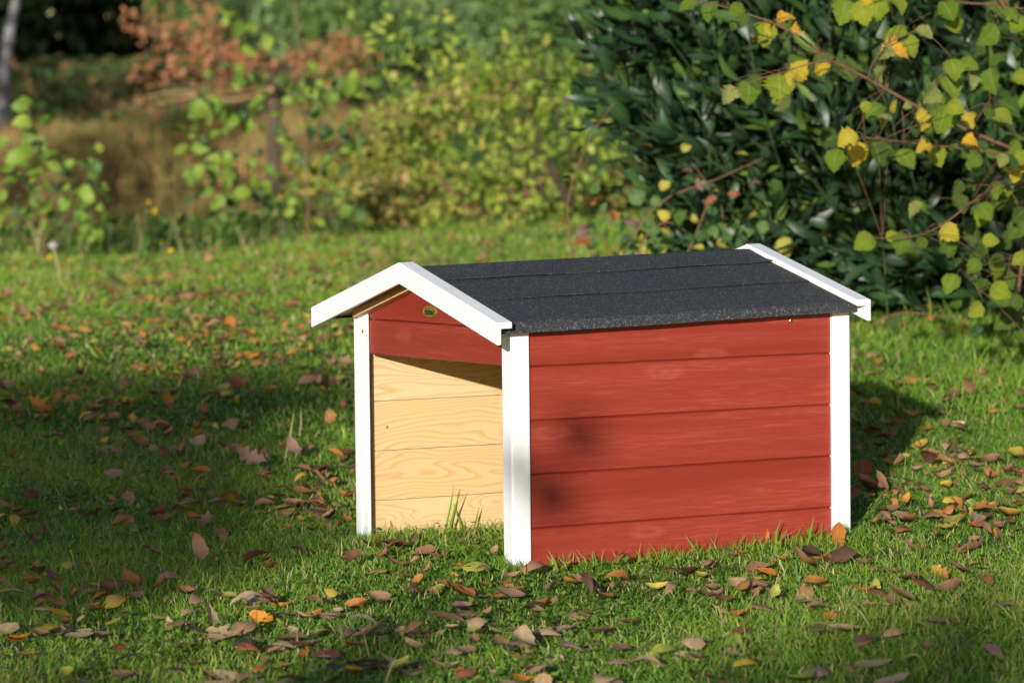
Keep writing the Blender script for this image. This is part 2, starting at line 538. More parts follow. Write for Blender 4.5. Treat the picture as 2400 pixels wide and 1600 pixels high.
def plank_profile(name, along, a0, a1, face, thick, z0, z1, out, mats, ends=None, ch=0.0035, top=None, bot=None, gap=0.0002, both=False):
    """weatherboard with chamfered outer edges. along 'x' or 'y'; face = outer plane, out = direction (+1/-1) the outer face looks;
    top/bot: functions of the running coordinate for sloped edges"""
    prof = []
    V = []; F = []; MI = []
    n = 9
    for k in range(n):
        s = a0 + (a1 - a0) * k / (n - 1)
        zt = (top(s) if top else z1) - gap; zb = (bot(s) if bot else z0) + gap
        o = face; i = face - out * thick
        rec = face - out * ch
        ring = [(i, zb), (rec, zb), (o, zb + ch * .8), (o, zt - ch * .8), (rec, zt), (i, zt)]
        for d, z in ring:
            V.append((s, d, z) if along == 'x' else (d, s, z))
    m6 = 6
    for k in range(n - 1):
        for j in range(m6):
            jj = (j + 1) % m6
            F.append((k * m6 + j, (k + 1) * m6 + j, (k + 1) * m6 + jj, k * m6 + jj)); MI.append(1 if j == 5 else 0)
    F.append(tuple(range(m6))); MI.append(0)
    F.append(tuple((n - 1) * m6 + j for j in reversed(range(m6)))); MI.append(0)
    o = mesh_from(name, V, F, mats, house, smooth=False)
    o.data.polygons.foreach_set('material_index', MI)
    bm = bmesh.new(); bm.from_mesh(o.data); bmesh.ops.recalc_face_normals(bm, faces=bm.faces); bm.to_mesh(o.data); bm.free()
    return o


GR = [-0.050, 0.0693, 0.1693, 0.2693, 0.3693]
# side wall facing the camera (outer plane y = 0.009)
for k in range(5):
    top = (lambda s: rz(0.017, s) - 0.029) if k == 4 else None
    plank_profile('side_plank', 'x', 0.030, L_ - 0.032, 0.009, 0.016, GR[k], GR[k + 1] if k < 4 else 0, -1, [M['red'], M['pine']], top=top)
# opposite wall: pine inside, red outside
vi = W_ - 0.0275
for k in range(5):
    top = (lambda s: rz(vi + .01, s) - 0.029) if k == 4 else None
    plank_profile('side_plank', 'x', 0.006, L_ - 0.02, vi + 0.0165, 0.0165, GR[k], GR[k + 1] if k < 4 else 0, 1, [M['red'], M['pine']], top=top, gap=0.0005)
# back wall
for k in range(5):
    top = (lambda s: rz(s, L_) - 0.031) if k == 4 else None
    plank_profile('back_plank', 'y', 0.027, W_ - 0.029, L_ - 0.009, 0.016, GR[k], GR[k + 1] if k < 4 else 0, 1, [M['red_gable'], M['pine_y']], top=top)
# gable boards above the opening (slightly out of level, as built)
gb = lambda s: 0.3655 + (0.62 - s) / 0.58 * 0.0055
gm = lambda s: 0.4355 + (0.62 - s) / 0.58 * 0.0040
gt = lambda s: rz(s, 0.01) - 0.0295
plank_profile('gable_plank', 'y', 0.022, W_ - 0.0580, 0.008, 0.016, 0, 0, -1, [M['red_gable'], M['pine_y']], top=gm, bot=gb)
# upper board: triangle, clipped where the roof comes down
V = []; F = []
lo, hi = 0.030, W_ - 0.0580
ss = [lo, RV, hi]
o_pts = []
for d in (0.008, 0.024):
    o_pts += [(d, lo, gm(lo) + .001), (d, RV, gm(RV) + .001), (d, hi, gm(hi) + .001), (d, hi, max(gt(hi), gm(hi) + .003)), (d, RV, gt(RV)), (d, lo, max(gt(lo), gm(lo) + .003))]
F = [(0, 1, 2, 3, 4, 5)[::-1], (6, 7, 8, 9, 10, 11)] + [(i, (i + 1) % 6, 6 + (i + 1) % 6, 6 + i) for i in range(6)]
ug = mesh_from('gable_plank', o_pts, F, M['red_gable'], house, smooth=False)
b = ug.modifiers.new('edge', 'BEVEL'); b.width = .0025; b.segments = 2; b.limit_method = 'NONE'


# corner posts: two boards forming an L, seen as one trim piece each
def post(name, u0_, u1, v0, v1, top_uv, label=None, seam=None):
    zt = rz(*top_uv) - 0.030
    p = box(name, u0_, u1, v0, v1, -0.06, zt, M['white'], house, 0.0028)
    if seam:
        box('trim_strip', *seam, -0.06, zt - 0.001, M['white'], p, 0.002)
    return p


post('corner_post', 0.0, 0.0392, 0.0, 0.0370, (0.02, 0.0))
post('corner_post', 0.0, 0.0300, W_ - 0.0275, W_ - 0.001, (W_ - .02, 0.0), seam=(0.0022, 0.0076, W_ - 0.0575, W_ - 0.0277))
post('corner_post', L_ - 0.0400, L_, 0.0, 0.0270, (0.02, L_))
post('corner_post', L_ - 0.0400, L_, W_ - 0.037, W_, (W_ - .02, L_))

# roof deck and felt
UF, UB = -0.0525, L_ - 0.0055
for s in (-1, 1):
    ve = RV + s * (RV + 0.030)
    V = []
    for dz in (0.0275, 0.0160):
        for (u, v) in ((UF, RV + s * .0005), (UB, RV + s * .0005), (UB, ve), (UF, ve)):
            V.append((u, v, rz(v, u) - dz))
    if s < 0:
        V = [V[i] for i in (3, 2, 1, 0, 7, 6, 5, 4)]
    hexa('roof_deck', V, M['pine'], house, 0.001)


def felt_strip(s, v_hi, v_lo, lift_hi, lift_lo, fold=False, seed=0):
    """one course of roofing felt from distance v_hi to v_lo off the ridge"""
    rr = random.Random(seed)
    n = 40
    V = []; F = []
    ph = rr.random() * 6
    prof = []
    if not fold:
        prof = [(v_hi, lift_hi), (v_lo - .02, lift_lo - .0012), (v_lo, lift_lo), (v_lo, lift_lo - 0.0011), (v_lo - .02, lift_lo - .0024), (v_hi, lift_hi - 0.0012)]
    else:
        e = v_lo
        prof = [(v_hi, lift_hi), (e - .016, lift_lo), (e - .008, lift_lo - .0012), (e - .003, lift_lo - .005), (e, lift_lo - .0105), (e, lift_lo - .0185),
                (e - .003, lift_lo - .0185), (e - .003, lift_lo - .0115), (e - .010, lift_lo - .003), (v_hi, lift_hi - .003)]
    m_ = len(prof)
    for k in range(n + 1):
        u = UF + .001 + (UB - UF - .002) * k / n
        w = 0.0014 * math.sin(u * 9 + ph) + 0.0008 * math.sin(u * 31 + ph * 2)
        for j, (d, l) in enumerate(prof):
            dd = d + (w if (d == v_lo) else 0)
            if not fold and d == v_lo: l = l + 0.0008 * math.sin(u * 17 + ph) + (0.004 if k == n and s < 0 and seed == 1 else 0)
            v = RV + s * dd
            V.append((u, v, rz(v, u) - 0.0160 + l))
    for k in range(n):
        for j in range(m_):
            jj = (j + 1) % m_
            f = (k * m_ + j, k * m_ + jj, (k + 1) * m_ + jj, (k + 1) * m_ + j)
            F.append(f if s < 0 else f[::-1])
    F.append(tuple(range(m_))[::-1]); F.append(tuple(n * m_ + j for j in range(m_)))
    o = mesh_from('roofing_felt', V, F, M['felt'], house, smooth=False)
    return o


for s in (-1, 1):
    felt_strip(s, 0.15, RV + 0.036, 0.0034, 0.0038, True, 3 + s)
    felt_strip(s, 0.06, 0.2290, 0.0046, 0.0072, False, 7 + s)
# ridge course: bent over the ridge
V = []; F = []; n = 40
prof = [(-0.0985, .0088, 0), (-.075, .0074, 0), (-.012, .0088, 0), (0, .0062, 0), (.012, .0088, 0), (.075, .0074, 0), (.0985, .0088, 0), (.0985, .0077, 0), (.075, .0062, 0), (.012, .0066, 0), (0, .0038, 0), (-.012, .0066, 0), (-.075, .0062, 0), (-.0985, .0077, 0)]
for k in range(n + 1):
    u = UF + .001 + (UB - UF - .002) * k / n
    w = 0.0015 * math.sin(u * 8 + 1) + .0008 * math.sin(u * 27)
    for d, l, _ in prof:
        dd = d + (math.copysign(w, d) if abs(d) > .09 else 0)
        lift = l + (0.0010 * math.sin(u * 15) if abs(d) > .09 else 0) + (0.004 * max(0, (k - n + 4) / 4) if d < -.09 else 0)
        V.append((u, RV + dd, rz(RV + dd, u) - 0.0160 + lift))
mm_ = len(prof)
for k in range(n):
    for j in range(mm_):
        jj = (j + 1) % mm_
        F.append((k * mm_ + j, (k + 1) * mm_ + j, (k + 1) * mm_ + jj, k * mm_ + jj))
F.append(tuple(range(mm_))); F.append(tuple(n * mm_ + j for j in range(mm_))[::-1])
mesh_from('roofing_felt', V, F, M['felt'], house, smooth=False)

# barge boards with caps, front and back
for (uo, ui, uc) in ((-0.0632, -0.0532, -0.0305), (L_ + 0.0064, L_ - 0.0036, L_ - 0.0262)):
    for s in (-1, 1):
        ve = RV + s * (RV + 0.0636)
        vm = RV + s * 0.0003
        ua, ub_ = min(uo, ui), max(uo, ui)

        def quad(u1, u2, top, bot):
            P = []
            for dz in (bot, top):
                for (u, v) in ((u1, vm), (u2, vm), (u2, ve), (u1, ve)):
                    P.append((u, v, rz(v, u) - dz))
            if s < 0: P = [P[i] for i in (3, 2, 1, 0, 7, 6, 5, 4)]
            return P
        # one L-shaped length: face board below, cap board on top
        front = uo < 0
        prof = [(uo, 0.0412), (ui, 0.0412), (ui, 0.0121), (uc, 0.0121), (uc, 0.0), (uo, 0.0)]
        P = [(u, v, rz(v, u) - dz) for v in (vm, ve) for (u, dz) in prof]
        F = [(0, 1, 2, 5), (2, 3, 4, 5), (11, 8, 7, 6), (11, 10, 9, 8)] + [(i, (i + 1) % 6, 6 + (i + 1) % 6, 6 + i) for i in range(6)]
        o = mesh_from('barge_board', P, F, M['white_y'], house, smooth=False)
        bm = bmesh.new(); bm.from_mesh(o.data)
        bmesh.ops.dissolve_limit(bm, angle_limit=0.01, verts=bm.verts, edges=bm.edges)
        bmesh.ops.recalc_face_normals(bm, faces=bm.faces); bm.to_mesh(o.data); bm.free()
        bv = o.modifiers.new('edge', 'BEVEL'); bv.width = 0.0022; bv.segments = 2; bv.limit_method = 'ANGLE'; bv.angle_limit = R(40)

# rafter strip under the front overhang
for s in (-1, 1):
    ve = RV + s * 0.30
    P = []
    for dz in (0.044, 0.0282):
        for (u, v) in ((-0.016, RV + s * .012), (0.0075, RV + s * .012), (0.0075, ve), (-0.016, ve)):
            P.append((u, v, rz(v, u) - dz))
    if s < 0: P = [P[i] for i in (3, 2, 1, 0, 7, 6, 5, 4)]
    hexa('rafter_strip', P, M['pine_y'], house, 0.001)

# maker's badge
V = []; F = []; n = 36
for (d, k) in ((0.0, 1.0), (-.0022, 1.0), (-.0030, .95), (-.0030, .90), (-.0024, .87)):
    for i in range(n):
        a = 2 * math.pi * i / n
        V.append((0.0080 + d, 0.3365 + .0285 * k * math.cos(a), 0.4612 + .0118 * k * math.sin(a)))
for r_ in range(4):
    for i in range(n):
        j = (i + 1) % n
        F.append((r_ * n + i, (r_ + 1) * n + i, (r_ + 1) * n + j, r_ * n + j))
F.append(tuple(4 * n + i for i in range(n))[::-1])
badge = mesh_from('badge', V, F, M['brass'], house, smooth=False)
tag(badge, 'oval brass badge with dark lettering')
fc = bpy.data.curves.new('lettering', 'FONT'); fc.body = 'dobar'; fc.size = 0.0175; fc.extrude = 0.0003; fc.align_x = 'CENTER'; fc.align_y = 'CENTER'; fc.offset = 0.0004
fc.materials.append(M['ink'])
tmp = bpy.data.objects.new('tmp_text', fc); col.objects.link(tmp)
dg = bpy.context.evaluated_depsgraph_get()
lme = bpy.data.meshes.new_from_object(tmp.evaluated_get(dg)); lme.name = 'lettering'
bpy.data.objects.remove(tmp)
lt = link(bpy.data.objects.new('lettering', lme), badge)
lt.matrix_local = Matrix(((0, 0, -1, 0.0052), (-1, 0, 0, 0.3365), (0, 1, 0, 0.4600), (0, 0, 0, 1)))


def disc_screw(name, loc, axis, r=0.0034):
    V = []; F = []; n = 12
    for (d, k) in ((0.001, 1.0), (-.0006, 1.0), (-.0012, .8), (-.0012, .45), (-.0002, .35)):
        for i in range(n):
            a = 2 * math.pi * i / n
            p, q_ = r * k * math.cos(a), r * k * math.sin(a)
            V.append((loc[0] + d, loc[1] + p, loc[2] + q_) if axis == 'x' else (loc[0] + p, loc[1] + d, loc[2] + q_))
    for r_ in range(4):
        for i in range(n):
            j = (i + 1) % n
            F.append((r_ * n + i, (r_ + 1) * n + i, (r_ + 1) * n + j, r_ * n + j))
    F.append(tuple(4 * n + i for i in range(n)))
    o = mesh_from(name, V, F, [M['screw'], M['hole']], house, smooth=False)
    mi = [0] * (4 * n) + [1]
    for i in range(3 * n, 4 * n): mi[i] = 1
    o.data.polygons.foreach_set('material_index', mi)


disc_screw('screw', (0.0021, 0.6215, 0.4110), 'x')
disc_screw('screw', (0.6196, 0.0088, 0.4356), 'y', 0.0042)
disc_screw('nail', (0.0596, vi - .0002, 0.2162), 'y', 0.0022)
for zz in (0.045, 0.085, 0.115, 0.15, 0.190, 0.245, 0.295, 0.345):   # staple crowns on the inner pine wall
    V, F = tube([(0.0235, vi - .0008, zz - .006), (0.0235, vi - .0016, zz), (0.0235, vi - .0008, zz + .006)], 0.0007, 5)
    mesh_from('staple', V, F, M['staple'], house)

# ------------------------------------------------------------------ leaf shapes
def leaf_t(wf, n=6, fold=0.2, curl=0.0, roll=0.0, pet=0.12, wavy=0.0, seed=0):
    rr = random.Random(seed)
    st = [(-pet, 0.010)] + [(i / n, max(0.006, wf(i / n))) for i in range(n + 1)]
    V = []; U = []; F = []
    for k, (t, w) in enumerate(st):
        tt = max(t, 0)
        zc = curl * (tt - .5) ** 2 * 2 - curl * .5
        lean = roll * (tt - .3)
        wl = w * (1 + wavy * rr.uniform(-1, 1)); wr = w * (1 + wavy * rr.uniform(-1, 1))
        jl, jr = wavy * .25 * rr.uniform(-1, 1), wavy * .25 * rr.uniform(-1, 1)
        V += [(-wl, t, zc + fold * w - lean * w + jl * w * 2), (0, t, zc), (wr, t, zc + fold * w + lean * w + jr * w * 2)]
        U += [(tt, -1), (tt, 0), (tt, 1)]
    for k in range(len(st) - 1):
        a = 3 * k
        F += [(a, a + 1, a + 4, a + 3), (a + 1, a + 2, a + 5, a + 4)]
    return V, F, U


S = math.sin; PI = math.pi
w_oval = lambda t: .27 * max(0, S(PI * t ** .85)) ** .8
w_lance = lambda t: .155 * max(0, S(PI * t ** .9)) ** .75
w_round = lambda t: .40 * max(0, S(PI * t ** .72)) ** .7
w_small = lambda t: .30 * max(0, S(PI * t))
w_oak = lambda t: (.10 + .26 * S(PI * min(1, t * 1.02)) ** .7) * (.72 + .28 * math.cos(2 * PI * t * 3.5 + 2.6)) * (1 if t < .97 else .3)
_hz = lambda t: .41 * max(0, S(PI * min(1, t * 1.06) ** .72)) ** .66 if t < .80 else .41 * ((1 - t) / .2 * .62 + .02)
w_hazel = lambda t: _hz(t) * (1.0 + (.16 if int(round(t * 18)) % 2 else -.05))
T_laurel = leaf_t(w_lance, 6, .35, .25, 0, .08)
T_laurel2 = leaf_t(w_lance, 6, .25, -.25, .2, .08)
T_hazel = [leaf_t(w_hazel, 18, .18, -.30, .15, .14, .10, 1), leaf_t(w_hazel, 18, .38, -.12, -.25, .14, .16, 2), leaf_t(w_hazel, 18, -.25, -.45, .2, .14, .16, 3), leaf_t(w_hazel, 18, .75, -.3, .1, .14, .25, 4)]
T_alder = [leaf_t(w_round, 7, .2, -.2, .1, .15, .06, 5), leaf_t(w_round, 7, .45, -.35, -.3, .15, .1, 6)]
T_small = leaf_t(w_small, 3, .3, -.1, 0, .06)
T_fallen = [leaf_t(w_oval, 9, .35, .45, .2, .18, .12, 11), leaf_t(w_oval, 9, .75, .25, -.4, .2, .18, 12), leaf_t(w_oval, 9, -.45, -.55, .3, .15, .15, 13),
            leaf_t(w_lance, 9, .8, .6, .4, .14, .15, 14), leaf_t(w_lance, 9, .4, -.5, .2, .14, .12, 15),
            leaf_t(w_round, 9, .3, .35, .2, .2, .10, 16), leaf_t(w_round, 9, -.5, -.4, -.4, .2, .2, 17),
            leaf_t(w_oak, 22, .35, .4, .2, .1, .1, 18), leaf_t(w_oval, 9, 1.3, .7, .7, .12, .3, 19), leaf_t(w_oval, 9, .12, -.25, .1, .2, .08, 20)]
FALLEN_SHAPE = ['oval', 'folded oval', 'arched oval', 'narrow folded', 'narrow', 'round', 'cupped round', 'lobed', 'curled', 'flat oval']

# ------------------------------------------------------------------ grass
def house_uv(P):
    Mi = np.array(HOUSE.inverted()); Q = P @ Mi[:3, :3].T + Mi[:3, 3]
    return Q[:, 0], Q[:, 1]


def blades(n, y0, y1, lmin, lmax, wid, amax=.165, pad=.25, power=1.0, inside=False, tall=None):
    t = rng.random(n)
    Y = np.sqrt(y0 ** 2 + (y1 ** 2 - y0 ** 2) * t) if power == 1 else y0 + (y1 - y0) * t
    X = (rng.random(n) * 2 - 1) * (amax * Y + pad)
    P = np.stack([X, Y, H(X, Y)], 1)
    u, v = house_uv(P)
    ins = (u > .008) & (u < L_) & (v > .012) & (v < W_ - .012)
    keep = (~ins | ((u < .42) & (rng.random(n) < .75))) & (Y < 17.6 + np.clip((X + 2.2) * 1.7, 0, 5.0))
    P = P[keep]; u = u[keep]; X = P[:, 0]; Y = P[:, 1]; n = len(P); ins = ins[keep]
    bare = np.sin(X * 7.3 + 2.2 * np.sin(Y * 4.1)) * np.sin(Y * 6.2 + 1.7 * np.sin(X * 5)) + .5 * np.sin(X * 17 + Y * 13)
    kp = (bare < .55) | (rng.random(n) < .45)
    P = P[kp]; X = P[:, 0]; Y = P[:, 1]; n = len(P)
    patch = .5 + .5 * np.sin(X * 3.1 + np.sin(Y * 1.7) * 2) * np.sin(Y * 2.3 + X)
    ln = (lmin + (lmax - lmin) * rng.random(n) ** 1.6) * (.75 + .5 * patch)
    # longer growth toward the bushes and the pond edge
    tallf = np.clip((X - .75) / .5, 0, 1) * np.clip((Y - 7.6) / 2.2, 0, 1) * 1.5
    edge = 16.2 + np.clip((X + 2.6) * 1.6, 0, 5)
    tallf += np.clip((Y - edge) / 3.0, 0, 1.0)
    ln *= 1 + tallf
    ln *= np.where(rng.random(n) < .035, rng.uniform(1.4, 2.3, n), 1.0)
    lean = rng.normal(0, .85, (n, 2))
    lean *= (1 / (1 + .5 * tallf))[:, None]
    ang = rng.random(n) * 2 * PI
    wv = np.stack([np.cos(ang), np.sin(ang), np.zeros(n)], 1) * (wid * (.6 + .8 * rng.random(n)))[:, None]
    up = np.stack([lean[:, 0], lean[:, 1], np.ones(n)], 1); up /= np.linalg.norm(up, axis=1, keepdims=True)
    droop = rng.random(n) * .6
    mid = P + up * (ln * .55)[:, None]
    tipd = up * 1.0; tipd[:, 0] += lean[:, 0] * droop; tipd[:, 1] += lean[:, 1] * droop; tipd[:, 2] -= droop * .8
    tip = mid + tipd * (ln * .5)[:, None]
    P = P - np.array([0, 0, .004])
    V = np.stack([P - wv, P + wv, mid - wv * .8, mid + wv * .8, tip], 1).reshape(-1, 3)
    b = np.arange(n) * 5
    tint = np.clip(rng.normal(.53, .21, n) + (patch - .5) * .4, 0, .86)
    dead = rng.random(n) < .13
    tint[dead] = .9 + .1 * rng.random(dead.sum())
    tint[tallf > .3] = np.minimum(tint[tallf > .3] * .9 + .05, .95)
    return V, b, np.repeat(tint, 5)


def foot_blades(n):
    """longer tufts left standing along the walls, the posts and across the opening"""
    P = []
    for _ in range(n):
        r_ = random.random()
        if r_ < .5: u_, v_ = random.uniform(-.01, L_ + .02), -abs(random.gauss(0, .022)) - .004
        elif r_ < .8: u_, v_ = random.gauss(.0, .05), random.uniform(.03, W_ - .05)
        elif r_ < .9: u_, v_ = random.uniform(-.03, 0), random.uniform(-.03, .05)
        else: u_, v_ = random.uniform(.05, .4), random.uniform(W_ - .12, W_ - .04)
        w_ = HOUSE @ Vector((u_, v_, 0)); P.append((w_.x, w_.y, Hs(w_.x, w_.y) - .003))
    P = np.array(P); ln = rng.uniform(.012, .050, n) * np.where(rng.random(n) < .6, .6, 1)
    lean = rng.normal(0, .35, (n, 2)); an = rng.random(n) * PI
    wv = np.stack([np.cos(an), np.sin(an), np.zeros(n)], 1) * .0012
    up = np.stack([lean[:, 0], lean[:, 1] - .1, np.ones(n)], 1)
    mid = P + up * (ln * .55)[:, None]; tip = mid + up * np.array([1.8, 1.8, .85]) * (ln * .45)[:, None]
    V = np.stack([P - wv, P + wv, mid - wv * .8, mid + wv * .8, tip], 1).reshape(-1, 3)
    return V, np.arange(n) * 5, np.repeat(np.clip(rng.normal(.55, .2, n), .1, 1), 5)


def grass_mat():
    n = NT('grass_blade')
    a = n.N('Attribute', attribute_name='tint')
    c = n.ramp(a.outputs['Fac'], [(0.0, (0.030, 0.080, 0.010)), (.35, (0.092, 0.222, 0.018)), (.65, (0.190, 0.350, 0.028)), (.86, (0.33, 0.41, 0.05)), (.92, (0.44, 0.35, 0.14)), (1.0, (0.56, 0.46, 0.24))])
    n.set(c, .55, .35)
    t = n.N('BsdfTranslucent'); mx = n.N('MixShader'); mx.inputs[0].default_value = .3
    n.L(c, t.inputs[0]); n.L(n.b.outputs[0], mx.inputs[1]); n.L(t.outputs[0], mx.inputs[2]); n.L(mx.outputs[0], n.out.inputs[0])
    return n.m


M['grass'] = grass_mat()
sets = [blades(400000, 4.5, 8.6, .008, .031, .00095), blades(150000, 8.4, 12.5, .012, .038, .0018),
        blades(110000, 12.2, 17, .02, .05, .003), blades(80000, 16.6, 24, .03, .06, .0042),
        blades(60000, 3.4, 9, .010, .034, .0014, .42, 1.0), blades(45000, 9, 18, .016, .045, .0034, .32, .8), foot_blades(2000)]
Vs, Ls, Ss, Ts = [], [], [], []
off = 0
for V, b, t in sets:
    Vs.append(V); Ts.append(t)
    bb = b + off
    lp = np.stack([bb, bb + 1, bb + 3, bb + 2, bb + 2, bb + 3, bb + 4], 1).ravel()
    Ls.append(lp); Ss.append(np.tile([4, 3], len(b))); off += len(V)
g = big_mesh('grass', np.concatenate(Vs), np.concatenate(Ls), np.concatenate(Ss), M['grass'], tint=np.concatenate(Ts), smooth=False)
tag(g, 'short green lawn grass covering the ground', 'grass', kind='stuff')

# low broad-leaved lawn weeds and moss between the blades
n = 42000
Y = np.sqrt(4.5 ** 2 + (10 ** 2 - 4.5 ** 2) * rng.random(n)); X = (rng.random(n) * 2 - 1) * (.165 * Y + .1)
cl = np.sin(X * 6 + 2 * np.sin(Y * 4)) * np.sin(Y * 5 + X * 2)
k = cl + rng.normal(0, .4, n) > .25
X, Y = X[k], Y[k]; n = len(X)
P = np.stack([X, Y, H(X, Y) + .004 + .018 * rng.random(n)], 1)
u, v = house_uv(P); k = ~((u > .3) & (u < L_) & (v > 0) & (v < W_)); P = P[k]; n = len(P)
D = rng.normal(0, 1, (n, 3)); D[:, 2] *= .25
N = rng.normal(0, .35, (n, 3)); N[:, 2] = 1
Mx = frames(D, N, .008 + .010 * rng.random(n))
M['weed'] = leaf_mat('lawn_weed_leaf', [(0, (0.045, 0.12, 0.014)), (.5, (0.11, 0.22, 0.024)), (1, (0.24, 0.32, 0.04))], True, .5, .35, .25)
w = scatter('lawn_weeds', leaf_t(w_round, 2, .2, .1, 0, .05), Mx, P, rng.random(n), M['weed'])
tag(w, 'tiny round weed leaves and moss among the lawn blades', 'weeds', kind='stuff')

# ------------------------------------------------------------------ fallen leaves
FC = {
    'brown': [(0, (0.18, 0.095, 0.048)), (.5, (0.27, 0.15, 0.078)), (1, (0.34, 0.20, 0.105))],
    'dark brown': [(0, (0.04, 0.022, 0.016)), (.5, (0.075, 0.038, 0.026)), (1, (0.11, 0.06, 0.038))],
    'tan': [(0, (0.36, 0.22, 0.115)), (.5, (0.46, 0.31, 0.17)), (1, (0.54, 0.39, 0.22))],
    'orange': [(0, (0.40, 0.12, 0.018)), (.5, (0.52, 0.19, 0.02)), (1, (0.56, 0.25, 0.03))],
    'yellow': [(0, (0.42, 0.27, 0.025)), (.5, (0.50, 0.36, 0.03)), (1, (0.54, 0.40, 0.06))],
    'yellow-green': [(0, (0.24, 0.28, 0.04)), (.5, (0.36, 0.38, 0.06)), (1, (0.44, 0.42, 0.12))],
    'reddish': [(0, (0.20, 0.05, 0.035)), (.5, (0.27, 0.075, 0.04)), (1, (0.33, 0.11, 0.05))],
    'mauve-brown': [(0, (0.23, 0.135, 0.105)), (.5, (0.32, 0.19, 0.145)), (1, (0.40, 0.26, 0.20))],
}
FM = {k: leaf_mat('fallen_' + k.replace(' ', '_').replace('-', '_'), v, False, .6, .25, .12, .22, .35, .55) for k, v in FC.items()}
FME = [mesh_from('fallen_leaf', *t[:2], None, uv=t[2], link_it=False) for t in T_fallen]
for me in FME: me.materials.append(FM['brown'])
leaf_count = 0


def fallen(p, size, shape, colour, yaw, tilt, tdir, label, group, zs=1.0):
    global leaf_count
    o = bpy.data.objects.new('fallen_leaf', FME[shape])
    o.location = p
    o.rotation_euler = (Matrix.Rotation(tilt, 3, Vector((math.cos(tdir), math.sin(tdir), 0))) @ Matrix.Rotation(yaw, 3, 'Z')).to_euler()
    o.scale = (size, size, size * zs)
    link(o); o.material_slots[0].link = 'OBJECT'; o.material_slots[0].material = FM[colour]
    tag(o, label, 'leaf', group); leaf_count += 1
    return o


